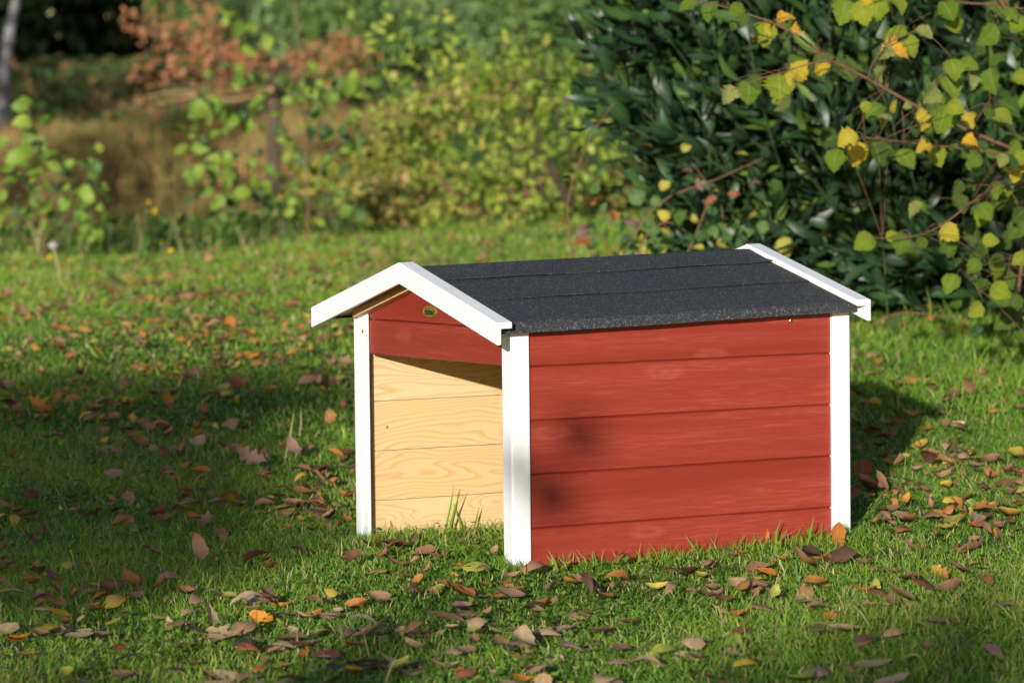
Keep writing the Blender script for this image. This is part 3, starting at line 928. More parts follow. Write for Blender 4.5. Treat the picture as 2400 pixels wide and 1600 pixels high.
HAND = [  # photo pixel, length in photo px, shape, colour, heading deg, tilt deg, tilt axis deg, label
    (1785, 1248, 66, 1, 'orange', 75, 68, 10, 'orange leaf standing upright against the foot of the red wall'),
    (1822, 1240, 52, 8, 'dark brown', 100, 60, 20, 'dark brown curled leaf propped beside the upright orange leaf'),
    (1968, 1248, 66, 0, 'orange', 95, 72, 5, 'orange leaf with a stalk leaning on the far white post'),
    (1735, 1283, 42, 0, 'orange', 20, 25, 60, 'orange leaf lying in the grass just before the red wall'),
    (1240, 1316, 36, 8, 'brown', 80, 70, 20, 'small brown pointed leaf at the foot of the near white post'),
    (1115, 1328, 84, 6, 'yellow-green', 20, 12, 40, 'crumpled pale yellow-green leaf left of the near white post'),
    (1155, 1300, 40, 8, 'tan', 60, 40, 0, 'crumpled tan leaf touching the near white post'),
    (940, 1312, 78, 3, 'brown', 170, 10, 80, 'long narrow brown leaf in front of the opening'),
    (862, 1283, 60, 3, 'tan', 20, 18, 70, 'pale tan leaf in front of the opposite white post'),
    (972, 1262, 42, 8, 'dark brown', 70, 55, 30, 'dark brown rolled leaf standing inside the opening'),
    (888, 1252, 48, 0, 'orange', 330, 20, 30, 'orange and brown leaf at the opposite white post'),
    (838, 1210, 34, 0, 'yellow', 20, 30, 0, 'bright yellow leaf tucked beside the opposite white post'),
    (212, 1328, 66, 0, 'tan', 330, 42, 100, 'cupped cream-tan leaf raised above the grass'),
    (590, 1418, 126, 4, 'tan', 20, 14, 60, 'long slender pale leaf with a pointed stalk'),
    (600, 1400, 66, 0, 'mauve-brown', 200, 30, 10, 'pinkish leaf behind the long slender pale leaf'),
    (598, 1090, 80, 7, 'mauve-brown', 160, 48, 10, 'lobed greyish-pink oak leaf standing up in the grass'),
    (690, 1068, 66, 0, 'mauve-brown', 120, 42, 20, 'tilted pinkish leaf right of the lobed oak leaf'),
    (462, 1045, 52, 5, 'tan', 60, 35, 10, 'rounded amber leaf in the shaded lawn'),
    (268, 1115, 54, 5, 'mauve-brown', 160, 28, 0, 'broad mauve-brown leaf in the shaded lawn'),
    (302, 1165, 40, 5, 'mauve-brown', 120, 55, 20, 'pale pinkish leaf standing on edge in shade'),
    (395, 1355, 66, 2, 'mauve-brown', 180, 14, 0, 'arched pinkish-brown leaf among sunlit grass'),
    (1018, 1480, 84, 3, 'tan', 50, 30, 60, 'cream folded leaf tilted up before the near white post'),
    (1112, 1505, 46, 8, 'brown', 100, 30, 40, 'brown curled leaf hiding a yellow spot'),
    (1040, 1545, 90, 3, 'tan', 20, 25, 40, 'long cream leaf close to the bottom of the lawn'),
    (940, 1548, 110, 3, 'tan', 175, 14, 40, 'broad tan leaf lying flat with a long stalk'),
    (1232, 1582, 76, 0, 'orange', 10, 24, 30, 'vivid orange leaf at the very front of the lawn'),
    (1274, 1596, 54, 5, 'tan', 80, 62, 10, 'pinkish tan leaf overlapping the vivid orange leaf'),
    (1555, 1530, 78, 9, 'yellow-green', 25, 22, 20, 'pale green leaf with fine toothed edge'),
    (1628, 1512, 66, 6, 'tan', 170, 30, 0, 'cream oval leaf next to the pale green toothed leaf'),
    (1795, 1350, 64, 1, 'orange', 160, 24, 20, 'long orange leaf in front of the red wall'),
    (1725, 1372, 58, 5, 'tan', 40, 36, 20, 'pale tan leaf beside the long orange leaf'),
    (1932, 1362, 48, 0, 'yellow', 330, 24, 0, 'yellow leaf with brown edge in sunlit grass'),
    (1705, 1418, 88, 3, 'tan', 350, 18, 40, 'wide pinkish-tan leaf with a scalloped edge'),
    (1725, 1435, 46, 0, 'orange', 20, 24, 0, 'rusty orange leaf under the wide pinkish-tan leaf'),
    (1812, 1403, 50, 1, 'yellow-green', 70, 50, 20, 'folded yellow leaf with a grey underside'),
    (1730, 1475, 62, 0, 'reddish', 20, 18, 0, 'dark red leaf in half shade'),
    (1725, 1515, 62, 4, 'yellow-green', 120, 24, 0, 'yellow leaf with green spots'),
    (1915, 1430, 78, 4, 'brown', 5, 16, 30, 'long olive-brown leaf at the edge of shade'),
    (2090, 1420, 46, 5, 'brown', 90, 45, 10, 'rounded brown leaf standing in shaded grass'),
    (2052, 1372, 48, 1, 'yellow-green', 80, 60, 10, 'spotted green leaf standing among pale ones'),
    (2092, 1492, 62, 2, 'tan', 10, 30, 0, 'arched tan leaf with a black hollow'),
    (2170, 1512, 50, 8, 'mauve-brown', 60, 30, 60, 'grey-white twisted leaf in deep shade'),
    (2290, 1215, 46, 5, 'mauve-brown', 20, 36, 20, 'round pinkish-brown leaf by the shadow of the garage'),
    (2288, 1232, 48, 1, 'reddish', 10, 26, 0, 'brick-red leaf right below the round pinkish-brown one'),
    (2280, 1175, 40, 5, 'yellow-green', 330, 30, 10, 'pale green rounded leaf beyond the far white post'),
    (2120, 1178, 40, 0, 'orange', 60, 45, 10, 'orange and brown leaf in the grass beyond the far white post'),
    (2190, 1108, 50, 4, 'yellow', 170, 10, 20, 'slender amber leaf lying level beside the shadow'),
    (2025, 1098, 58, 5, 'reddish', 100, 62, 10, 'big dull red leaf in the shadow of the garage'),
    (2240, 1000, 44, 0, 'tan', 30, 50, 20, 'pinkish tan leaf at the tip of the garage shadow'),
    (2290, 915, 46, 0, 'yellow', 320, 40, 30, 'pale yellow leaf in tall grass before the bushes'),
    (2140, 1545, 60, 4, 'yellow-green', 350, 18, 20, 'lime coloured leaf in the deep shade at front'),
    (2330, 1550, 70, 2, 'mauve-brown', 150, 35, 30, 'large pinkish leaf in the front corner shade'),
    (1745, 1560, 70, 2, 'yellow', 10, 20, 10, 'amber oval leaf at the front in half shade'),
    (540, 753, 34, 5, 'orange', 90, 60, 0, 'upright amber leaf on the sunny lawn toward the pond'),
    (505, 768, 56, 4, 'tan', 15, 20, 20, 'long tan leaf beside the upright amber leaf'),
    (345, 700, 36, 0, 'orange', 20, 35, 10, 'orange leaf on the sunny strip of lawn'),
    (583, 835, 48, 0, 'orange', 15, 40, 10, 'bright orange leaf at the edge of the shaded lawn'),
    (550, 902, 46, 5, 'reddish', 15, 48, 10, 'rust-red leaf standing in the shaded lawn'),
    (20, 1475, 66, 5, 'tan', 170, 26, 0, 'broad pinkish-tan leaf at the edge of the picture'),
    (40, 1495, 62, 0, 'orange', 20, 24, 0, 'orange leaf under the broad pinkish-tan one'),
    (580, 1525, 70, 2, 'reddish', 175, 12, 0, 'arched reddish-brown leaf in front shade'),
    (660, 1510, 56, 8, 'tan', 330, 30, 40, 'cream curled crescent leaf in front shade'),
    (775, 1440, 60, 0, 'mauve-brown', 170, 18, 0, 'pinkish oval leaf left of the cream folded leaf'),
    (290, 1575, 64, 0, 'brown', 170, 22, 0, 'rust-brown oval leaf at the very front'),
]
for (px, py, ln, sh, colr, hd, tl, td, lab) in HAND:
    p = ground_at(px, py, .018)
    d = (p - CP).length
    s = ln * d / FPX / 1.12
    up_ = .016 + .27 * s * math.sin(R(tl))
    p2 = Vector((p.x, p.y, Hs(p.x, p.y) + up_))
    dv = Vector((math.cos(R(hd)), math.sin(R(hd)), 0))
    p2 -= dv * (s * .5) * math.cos(R(tl))
    o = fallen(p2, s, sh, colr, R(hd) - PI / 2, R(tl), R(td), lab, None)
    if tl >= 55:                            # leaf standing on edge, leaning back
        g0 = ground_at(px, py + ln * .55, .0)
        s = ln * (g0 - CP).length / FPX
        fm = frames(np.array([(-.45 * math.cos(R(hd)), -.22, -1.0)]), np.array([(.2, -1, .3)]), s)[0]
        mw = np.eye(4); mw[:3, :3] = fm; mw[:3, 3] = (g0.x + .2 * s * math.cos(R(hd)), g0.y + .1 * s, g0.z + s * .93)
        o.matrix_world = Matrix(mw.tolist())

names_c = list(FC); probs = np.array([.22, .11, .31, .08, .05, .06, .04, .13]); probs /= probs.sum()
# everything else: denser on the open side and at the front
cand = []
n = 16500
Y = np.sqrt(4.6 ** 2 + (21 ** 2 - 4.6 ** 2) * rng.random(n)); X = (rng.random(n) * 2 - 1) * (.155 * Y)
P = np.stack([X, Y, H(X, Y)], 1)
u, v = house_uv(P)
dens = np.where(Y < 8.2, 1.0, np.where(X < 0, .55, .40)) * (1 - .5 * np.clip((Y - 11) / 6, 0, 1))
dens *= np.clip(.55 + .8 * np.sin(X * 4 + 1.3 * np.sin(Y * 2.1)) * np.sin(Y * 3.1 + X) + .5 * np.sin(X * 11 + 2 * np.sin(Y * 6)) * np.sin(Y * 9 + X * 3) + .12, .05, 1.3)
dens *= np.where((v < 0) & (v > -.22) & (u > 0) & (u < L_), .35, 1.0)
keep = (rng.random(n) < dens) & ~((u > -.03) & (u < L_ + .02) & (v > -.03) & (v < W_ + .02)) & (Y < 18 + np.clip(X + 2.5, 0, 3))
P = P[keep]
order = np.argsort(P[:, 1]); P = P[order]


def zone(x, y, u, v):
    if u < 0 and -.1 < v < .9 and y < 7.6: return 'before the open gable'
    if v < 0 and 0 < u < 0.8 and y < 7.2: return 'before the red wall'
    if x < -.1 and y < 6.9: return 'in the front grass, pond side'
    if x < -.1 and y < 10: return 'on the shaded lawn past the gable'
    if x < 0.3 and y > 8: return 'on the sunny lawn toward the pond'
    if y < 6.9: return 'in the front grass, bush side'
    return 'between the garage and the bushes'


n_obj = 300 - leaf_count
Mi = np.array(HOUSE.inverted())
stuffP = []
px_, py_, d_ = to_px(P)
vis = (px_ > -40) & (px_ < 2440) & (py_ < 1640)
P = P[vis]
uu, vv = house_uv(P)
for i in range(min(n_obj, len(P))):
    x, y, z = P[i]
    sh = int(rng.choice(10, p=[.17, .13, .1, .1, .08, .13, .1, .04, .1, .05])); c = names_c[int(rng.choice(8, p=probs))]
    s = float(np.clip(rng.normal(.045, .015), .016, .085))
    tl = abs(rng.normal(0, 16)); zn = zone(x, y, uu[i], vv[i])
    st = 'upturned ' if tl > 35 else ''
    sz = 'large ' if s > .055 else ('small ' if s < .032 else '')
    lab = f'{st}{sz}{c} {FALLEN_SHAPE[sh]} leaf {zn}'
    fallen((x, y, z + .011 + .013 * rng.random() + .25 * s * math.sin(R(tl))), s, sh, c, rng.random() * 2 * PI, R(tl), rng.random() * 2 * PI, lab, 'fallen leaves ' + zn, random.uniform(.35, .9))
rest = P[n_obj:]
# the small and far rest, one mass per shape and colour joined together
Vs, Ls, Ss, Us, Ts = [], [], [], [], []; off = 0
n = len(rest)
if n:
    shp = rng.integers(0, 10, n)
    allV, allF, allU, allT = [], [], [], []
    for sname in range(10):
        sel = rest[shp == sname]; k = len(sel)
        if not k: continue
        tv, tf, tu = T_fallen[sname]
        D = rng.normal(0, 1, (k, 3)); D[:, 2] *= .3
        N = rng.normal(0, .42, (k, 3)); N[:, 2] = 1
        Mx = frames(D, N, np.clip(rng.normal(.040, .012, k), .016, .07))
        Pp = sel + np.array([0, 0, .024])
        tv = np.asarray(tv); V = (np.einsum('nij,kj->nki', Mx, tv) + Pp[:, None, :]).reshape(-1, 3)
        fl = np.concatenate([np.asarray(f) for f in tf])
        allF.append((fl[None, :] + (np.arange(k) * len(tv))[:, None]).ravel() + off); off += len(V)
        allV.append(V); allU.append(np.tile(np.asarray(tu, float), (k, 1))); allT.append(np.repeat(rng.random(k), len(tv)))
    lp = np.concatenate(allF)
    M['fallen_far'] = leaf_mat('fallen_far_leaf', [(0, (0.07, 0.038, 0.025)), (.25, (0.22, 0.11, 0.06)), (.5, (0.34, 0.20, 0.12)), (.7, (0.36, 0.15, 0.04)), (.86, (0.46, 0.21, 0.05)), (.94, (0.48, 0.36, 0.06)), (1, (0.32, 0.34, 0.08))], True, .6, .25, .12)
    fo = big_mesh('fallen_leaves', np.concatenate(allV), lp, np.full(len(lp) // 4, 4), M['fallen_far'], uv=np.concatenate(allU), tint=np.concatenate(allT))
    tag(fo, 'scatter of small brown and orange leaves over the farther lawn', 'leaves', kind='stuff')
print('fallen leaves: objects', leaf_count, 'rest', n)

# tall single blades by the opening and the walls
for (bx, by, tx, ty) in ((1020, 1222, 990, 1160), (1042, 1226, 1065, 1130), (1050, 1226, 1082, 1142), (1085, 1222, 1062, 1178), (1110, 1222, 1124, 1184), (1760, 1262, 1726, 1224), (1816, 1262, 1832, 1212), (1890, 1258, 1908, 1206), (1310, 1322, 1283, 1286), (1640, 1282, 1604, 1250), (700, 1010, 705, 948), (668, 1050, 690, 955)):
    p = ground_at(bx, by + 26, 0.0); tip = at(tx, ty, p.y)
    mid = (p + tip) / 2 + Vector((random.uniform(-.004, .004), 0, .004))
    wv = Vector((.0022, .0008, 0))
    V = [p - wv, p + wv, mid - wv * .9, mid + wv * .9, tip]
    o = mesh_from('tall_grass_blade', V, [(0, 1, 3, 2), (2, 3, 4)], M['grass'], tint=[.55 if tx > 710 or tx < 600 else .95] * 5)
    zn = 'inside the opening' if 900 < bx < 1150 else ('against the red wall' if bx > 1200 else 'on the shaded lawn')
    tag(o, 'single tall grass blade standing ' + zn, 'grass blade', 'tall grass blades ' + zn)

# ------------------------------------------------------------------ plants: shared builders
def make_leaf_objs(parent, tmpl_meshes, Pp, Mx, mats, pick, name='leaf'):
    """one object for each leaf, sharing a few meshes; mats per leaf index"""
    for i in range(len(Pp)):
        me = tmpl_meshes[pick[i]]
        o = bpy.data.objects.new(name, me)
        mw = np.eye(4); mw[:3, :3] = Mx[i]; mw[:3, 3] = Pp[i]
        o.matrix_world = Matrix(mw.tolist())
        col.objects.link(o)
        o.parent = parent; o.matrix_parent_inverse = parent.matrix_world.inverted()
        if mats is not None:
            o.material_slots[0].link = 'OBJECT'; o.material_slots[0].material = mats[i]


def template_meshes(ts_, mat, name='leaf'):
    out = []
    for t in ts_:
        me = mesh_from(name, *t[:2], mat, uv=t[2], link_it=False); out.append(me)
    return out


def child(o, parent):
    o.parent = parent; o.matrix_parent_inverse = parent.matrix_world.inverted(); return o


def mk_empty(name, loc):
    e = empty(name, loc); bpy.context.view_layer.update(); return e


def nearest_on(paths, p):
    best = None
    for path in paths:
        for q_ in path:
            d = (q_ - p).length_squared
            if best is None or d < best[0]: best = (d, q_)
    return best[1]


VIEW = np.array((0, -1, 0.03))

# ------------------------------------------------------------------ laurel bush
laurel = mk_empty('laurel_bush', (1.3, 11.9, Hs(1.3, 11.9)))
tag(laurel, 'dense dark glossy laurel bush with long narrow leaves behind the garage', 'bush')
LS = [(0, (0.006, 0.024, 0.010)), (.5, (0.013, 0.048, 0.018)), (.82, (0.030, 0.086, 0.020)), (.93, (0.075, 0.145, 0.020)), (1, (0.13, 0.20, 0.028))]
M['laurel_o'] = leaf_mat('laurel_leaf', LS, False, .44, .55, .10, .12, 0, .2)
M['laurel_j'] = leaf_mat('laurel_foliage', LS, True, .44, .55, .10, .12, 0, .2)


def laurel_left(z):                        # outline on the open side
    return .50 + .08 * math.sin(z * 5) + max(0, .55 - z) * .25 - max(0, z - .7) * .12


shoots = []
for i in range(1050):
    z = random.uniform(-.05, 2.0) if i > 380 else random.uniform(0.0, 1.15)
    x = laurel_left(z) + random.random() ** 1.1 * 2.4
    y = 11.0 + .25 * math.sin(x * 3 + z * 2) + abs(random.gauss(0, .55)) + max(0, .5 - (x - .2)) * 1.0
    lean = Vector((-.42 + random.gauss(0, .28), -.22 + random.gauss(0, .25), .85 + random.gauss(0, .2)))
    if z < .35: lean.x += random.gauss(0, .5); lean.z *= .5
    shoots.append((Vector((x, y, max(Hs(x, y) + .03, z))), lean.normalized(), random.uniform(.22, .42)))
lp, ld, ln_, ls = [], [], [], []
SV, SF = [], []
for (b, d, l) in shoots:
    bend = Vector((random.gauss(0, .12), random.gauss(0, .12), .1))
    path = [b + d * l * t + bend * l * t * t for t in (0, .33, .66, 1)]
    tube(path, [.004, .0035, .003, .002], 4, SV, SF)
    k = random.randint(8, 13); ph = random.random() * 6
    for j in range(k):
        t = .15 + .85 * j / (k - 1)
        p = b + d * l * t + bend * l * t * t
        a = ph + j * 2.4
        ref = Vector((1, 0, 0)) if abs(d.x) < .8 else Vector((0, 1, 0))
        e1 = d.cross(ref).normalized(); e2 = d.cross(e1)
        rad = e1 * math.cos(a) + e2 * math.sin(a)
        dd = (d * (.55 + .6 * t) + rad * .8 + Vector((0, 0, -.05))).normalized()
        lp.append(p); ld.append(dd); ln_.append((d * 1.0 - rad * .35 + Vector((random.gauss(0, .25), random.gauss(0, .25), random.gauss(0, .25))))); ls.append(random.uniform(.095, .155) * (1 - .25 * (t > .9)))
LP = np.array(lp); Mx = frames(np.array(ld), np.array(ln_), np.array(ls))
pxl, pyl, dl = to_px(LP)
infr = (pxl > 0) & (pxl < 2420) & (pyl > -20) & (pyl < 760)
sc_ = np.where(infr, LP[:, 1] - .0 * pyl, 99)
front = np.argsort(sc_)[:300]
msk = np.zeros(len(LP), bool); msk[front] = True
make_leaf_objs(laurel, template_meshes([T_laurel, T_laurel2], M['laurel_o']), LP[msk], Mx[msk], None, rng.integers(0, 2, 300))
child(scatter('foliage', T_laurel, Mx[~msk], LP[~msk], rng.random((~msk).sum()), M['laurel_j']), laurel)['kind'] = 'stuff'
M['laurel_twig'] = simple('laurel_twig', (0.04, 0.065, 0.02), .6, .3, 0, .3, 40)
tw = child(mesh_from('fine_twigs', SV, SF, M['laurel_twig']), laurel); tw['kind'] = 'stuff'
# deep interior foliage, so that the bush has body
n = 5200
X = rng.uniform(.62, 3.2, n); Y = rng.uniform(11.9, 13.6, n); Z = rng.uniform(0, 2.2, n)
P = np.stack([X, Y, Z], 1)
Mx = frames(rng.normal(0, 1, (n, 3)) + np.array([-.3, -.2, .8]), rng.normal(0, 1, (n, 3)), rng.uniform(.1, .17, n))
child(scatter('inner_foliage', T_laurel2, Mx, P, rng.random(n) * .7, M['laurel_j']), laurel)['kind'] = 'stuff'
for i in range(9):
    x = .55 + i * .28 + random.uniform(-.08, .08); y = 12.0 + random.uniform(-.2, .4)
    b = Vector((x, y, Hs(x, y) - .03)); t_ = Vector((x - .25 + random.gauss(0, .2), y - .25, 1.7 + random.random() * .4))
    V, F = tube(smooth_path([b, b.lerp(t_, .35) + Vector((random.gauss(0, .06), 0, 0)), b.lerp(t_, .7), t_]), [.018 - .012 * k / 12 for k in range(13)], 6)
    child(mesh_from('stem', V, F, M['bark']), laurel)

# ------------------------------------------------------------------ hazel branches
HZ = 8.7
hazel = mk_empty('hazel_shrub', (1.75, 9.6, Hs(1.75, 9.6)))
tag(hazel, 'hazel shrub with thin brown branches and toothed yellowing green leaves by the laurel', 'shrub')
hz_paths = []
HB = [  # photo polyline, depth start/end, radius start/end
    ([(2520, 400), (2400, 358), (2250, 298), (2150, 250), (2030, 183), (1945, 140), (1865, 78)], 9.1, 8.6, .0062, .0028),
    ([(1950, 143), (1905, 148), (1840, 168), (1780, 186), (1712, 212)], 8.62, 8.5, .0022, .0010),
    ([(1865, 78), (1800, 50), (1740, 30), (1680, 12), (1620, 4)], 8.6, 8.5, .0026, .0012),
    ([(2500, 385), (2380, 364), (2250, 348), (2120, 333), (2030, 322)], 9.0, 8.6, .0034, .0016),
    ([(2470, 150), (2400, 78), (2345, 4), (2300, -60)], 9.0, 8.8, .0070, .0060),
    ([(2360, 10), (2270, 8), (2200, -4), (2100, -30), (1990, -20)], 8.9, 8.6, .0036, .002),
    ([(2400, 430), (2330, 440), (2290, 465), (2200, 532), (2120, 558), (2030, 556)], 8.9, 8.5, .0030, .0012),
    ([(2035, 186), (2045, 150), (2080, 105), (2110, 88), (2150, 70)], 8.7, 8.6, .0018, .001),
    ([(2165, 250), (2180, 205), (2210, 175), (2245, 150)], 8.8, 8.7, .0018, .001),
    ([(2285, 305), (2290, 280), (2310, 255), (2330, 248)], 8.9, 8.8, .0016, .001),
    ([(2130, 333), (2060, 345), (2030, 348)], 8.65, 8.5, .0012, .0009),
    ([(2500, 900), (2392, 760), (2396, 600), (2400, 480), (2470, 380)], 9.3, 9.1, .0055, .005),
    ([(2084, 790), (2078, 700), (2072, 600), (2068, 560)], 9.6, 9.2, .0028, .0016),
    ([(2420, 640), (2350, 650), (2300, 630), (2255, 640)], 8.9, 8.7, .002, .001),
    ([(2500, 60), (2440, 30), (2380, 20), (2330, 40)], 8.8, 8.6, .003, .0015),
]
for (pl, ya, yb, ra, rb) in HB:
    n = len(pl)
    pts = [at(px, py, ya + (yb - ya) * i / (n - 1)) for i, (px, py) in enumerate(pl)]
    sp = smooth_path(pts, 5)
    rads = [ra + (rb - ra) * i / (len(sp) - 1) for i in range(len(sp))]
    V, F = tube(sp, rads, 6)
    child(mesh_from('branch', V, F, M['stem_green'] if pl[0] == (2084, 790) else M['bark']), hazel)
    hz_paths.append(sp)
# stems that carry the branches, beyond the frame edge
for k, (x1, z1) in enumerate(((1.62, 1.6), (1.85, 1.9), (2.1, 1.3))):
    b = Vector((2.0 + .1 * k, 9.5 + .1 * k, 0.02)); t_ = Vector((x1 + .15, 9.0, z1))
    sp = smooth_path([b, b.lerp(t_, .5) + Vector((.15, .1, 0)), t_], 6)
    V, F = tube(sp, [.016 - .008 * i / (len(sp) - 1) for i in range(len(sp))], 6)
    child(mesh_from('stem', V, F, M['bark']), hazel)
HZM = {
    'g': leaf_mat('hazel_green', [(0, (0.11, 0.20, 0.015)), (.5, (0.19, 0.27, 0.018)), (1, (0.30, 0.34, 0.025))], False, .55, .3, .30, .25, .55, .3),
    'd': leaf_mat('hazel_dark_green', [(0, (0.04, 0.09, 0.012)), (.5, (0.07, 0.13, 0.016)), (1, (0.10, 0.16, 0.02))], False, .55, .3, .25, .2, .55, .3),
    'y': leaf_mat('hazel_yellow', [(0, (0.50, 0.34, 0.02)), (.5, (0.56, 0.41, 0.025)), (1, (0.46, 0.40, 0.04))], False, .55, .3, .30, .15, .5, .35, (0.42, 0.24, 0.02)),
    'o': leaf_mat('hazel_amber', [(0, (0.58, 0.30, 0.02)), (.5, (0.62, 0.36, 0.03)), (1, (0.64, 0.42, 0.03))], False, .55, .3, .25, .12, .5, .45, (0.36, 0.16, 0.03)),
    'p': leaf_mat('hazel_pale', [(0, (0.24, 0.28, 0.07)), (.5, (0.31, 0.34, 0.10)), (1, (0.36, 0.36, 0.13))], False, .65, .2, .3, .25, .6, .3),
}
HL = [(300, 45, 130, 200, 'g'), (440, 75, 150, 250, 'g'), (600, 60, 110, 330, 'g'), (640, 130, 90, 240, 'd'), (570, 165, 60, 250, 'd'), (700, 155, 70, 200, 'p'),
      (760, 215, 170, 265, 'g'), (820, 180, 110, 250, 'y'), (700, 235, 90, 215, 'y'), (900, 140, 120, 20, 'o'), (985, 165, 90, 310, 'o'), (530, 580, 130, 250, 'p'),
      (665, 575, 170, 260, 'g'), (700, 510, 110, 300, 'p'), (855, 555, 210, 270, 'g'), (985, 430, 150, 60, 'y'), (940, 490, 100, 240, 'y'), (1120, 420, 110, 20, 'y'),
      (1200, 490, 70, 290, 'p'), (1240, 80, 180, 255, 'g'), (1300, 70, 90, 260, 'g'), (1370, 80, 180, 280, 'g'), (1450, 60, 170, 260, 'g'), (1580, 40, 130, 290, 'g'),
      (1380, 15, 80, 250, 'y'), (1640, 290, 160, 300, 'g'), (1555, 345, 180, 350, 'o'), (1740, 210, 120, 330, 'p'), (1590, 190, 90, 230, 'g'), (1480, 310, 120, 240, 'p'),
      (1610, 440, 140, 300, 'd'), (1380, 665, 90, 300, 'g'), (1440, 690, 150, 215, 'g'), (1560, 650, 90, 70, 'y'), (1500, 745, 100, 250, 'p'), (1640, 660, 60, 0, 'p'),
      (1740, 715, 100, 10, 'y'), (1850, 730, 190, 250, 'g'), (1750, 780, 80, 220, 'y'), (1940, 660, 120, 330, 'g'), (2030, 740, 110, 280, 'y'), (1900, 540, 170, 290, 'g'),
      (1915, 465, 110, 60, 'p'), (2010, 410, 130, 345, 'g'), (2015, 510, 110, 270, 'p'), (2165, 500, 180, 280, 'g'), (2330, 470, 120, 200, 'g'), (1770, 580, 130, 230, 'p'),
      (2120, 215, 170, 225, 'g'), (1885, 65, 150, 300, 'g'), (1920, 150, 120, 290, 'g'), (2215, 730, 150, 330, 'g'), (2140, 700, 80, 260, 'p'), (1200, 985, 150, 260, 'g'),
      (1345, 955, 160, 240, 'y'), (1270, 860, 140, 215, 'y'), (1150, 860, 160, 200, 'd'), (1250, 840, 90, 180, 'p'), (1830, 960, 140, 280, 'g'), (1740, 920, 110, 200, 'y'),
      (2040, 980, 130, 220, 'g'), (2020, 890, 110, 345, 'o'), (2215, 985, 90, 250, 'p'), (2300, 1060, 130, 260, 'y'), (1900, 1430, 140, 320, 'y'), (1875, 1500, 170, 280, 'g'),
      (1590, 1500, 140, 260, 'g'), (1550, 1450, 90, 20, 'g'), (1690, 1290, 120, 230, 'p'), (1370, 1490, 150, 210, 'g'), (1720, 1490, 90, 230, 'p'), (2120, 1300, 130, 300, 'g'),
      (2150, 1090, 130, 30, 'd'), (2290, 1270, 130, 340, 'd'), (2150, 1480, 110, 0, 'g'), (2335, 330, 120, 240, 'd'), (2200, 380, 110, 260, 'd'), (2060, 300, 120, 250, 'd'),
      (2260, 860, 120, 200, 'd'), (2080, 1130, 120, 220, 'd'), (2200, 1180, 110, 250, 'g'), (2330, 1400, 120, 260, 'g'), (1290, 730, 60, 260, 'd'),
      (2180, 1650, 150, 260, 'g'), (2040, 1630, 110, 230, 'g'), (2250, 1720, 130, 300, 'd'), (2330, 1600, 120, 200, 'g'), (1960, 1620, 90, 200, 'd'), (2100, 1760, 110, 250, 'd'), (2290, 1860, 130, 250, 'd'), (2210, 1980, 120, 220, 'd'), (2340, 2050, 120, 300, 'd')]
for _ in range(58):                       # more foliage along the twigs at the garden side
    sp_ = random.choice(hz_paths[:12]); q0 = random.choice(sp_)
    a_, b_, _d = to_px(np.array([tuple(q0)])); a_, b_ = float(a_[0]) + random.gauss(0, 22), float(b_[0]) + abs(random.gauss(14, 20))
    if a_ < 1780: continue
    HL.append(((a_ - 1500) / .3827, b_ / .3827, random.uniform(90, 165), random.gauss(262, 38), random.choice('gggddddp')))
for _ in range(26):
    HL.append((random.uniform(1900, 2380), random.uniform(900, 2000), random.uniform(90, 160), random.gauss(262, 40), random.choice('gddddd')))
hz_mesh = template_meshes(T_hazel, HZM['g'])
TVv, TFf = [], []
for (zx, zy, zl, ang, c) in HL:
    px, py = 1500 + zx * .3827, zy * .3827
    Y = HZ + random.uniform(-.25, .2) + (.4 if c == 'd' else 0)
    ce = at(px, py, Y); s = zl * .3827 * Y / FPX
    d = Vector((math.cos(R(ang)), random.uniform(-.45, .15), math.sin(R(ang)))).normalized()
    b = ce - d * s * .5
    k_ = .55 if c in 'gdy' else 1.0
    nm = Vector((random.gauss(0, k_), -1 + random.gauss(0, .3), .35 + random.gauss(0, k_)))
    if c == 'p' and random.random() < .45: c = 'd'
    sh = random.choice([0, 0, 1, 2]) if c in 'gd' else random.choice([1, 2, 3, 3])
    Mx = frames(np.array([d]), np.array([nm]), s)
    o_before = len(hazel.children)
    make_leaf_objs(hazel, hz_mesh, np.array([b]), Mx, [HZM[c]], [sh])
    q_ = nearest_on(hz_paths, b)
    b2 = b - d * s * .14
    mid = (b2 + q_) / 2 + Vector((0, 0, .01))
    tube(smooth_path([q_, mid, b2], 3), [.0008] * 6 + [.0006], 4, TVv, TFf)
child(mesh_from('fine_twigs', TVv, TFf, M['bark']), hazel)['kind'] = 'stuff'

# ------------------------------------------------------------------ bramble at the laurel's foot
bramble = mk_empty('bramble_thicket', (.55, 10.8, Hs(.55, 10.8)))
tag(bramble, 'low bramble tangle with yellowing and reddish leaves at the foot of the laurel', 'bramble')
BM = [leaf_mat('bramble_green', [(0, (0.03, 0.09, 0.03)), (1, (0.09, 0.18, 0.03))], False, .5, .35, .2, .2, .4), leaf_mat('bramble_yellow', [(0, (0.30, 0.29, 0.05)), (1, (0.50, 0.42, 0.06))], False, .55, .3, .25, .2, .4),
      leaf_mat('bramble_red', [(0, (0.20, 0.07, 0.03)), (1, (0.42, 0.15, 0.04))], False, .55, .3, .2, .2, .4), leaf_mat('bramble_mauve', [(0, (0.10, 0.07, 0.06)), (1, (0.20, 0.12, 0.09))], False, .6, .3, .15, .2, .4)]
bm_mesh = template_meshes([T_alder[1], T_hazel[1], T_fallen[1], T_fallen[2]], BM[0])
bpaths = []
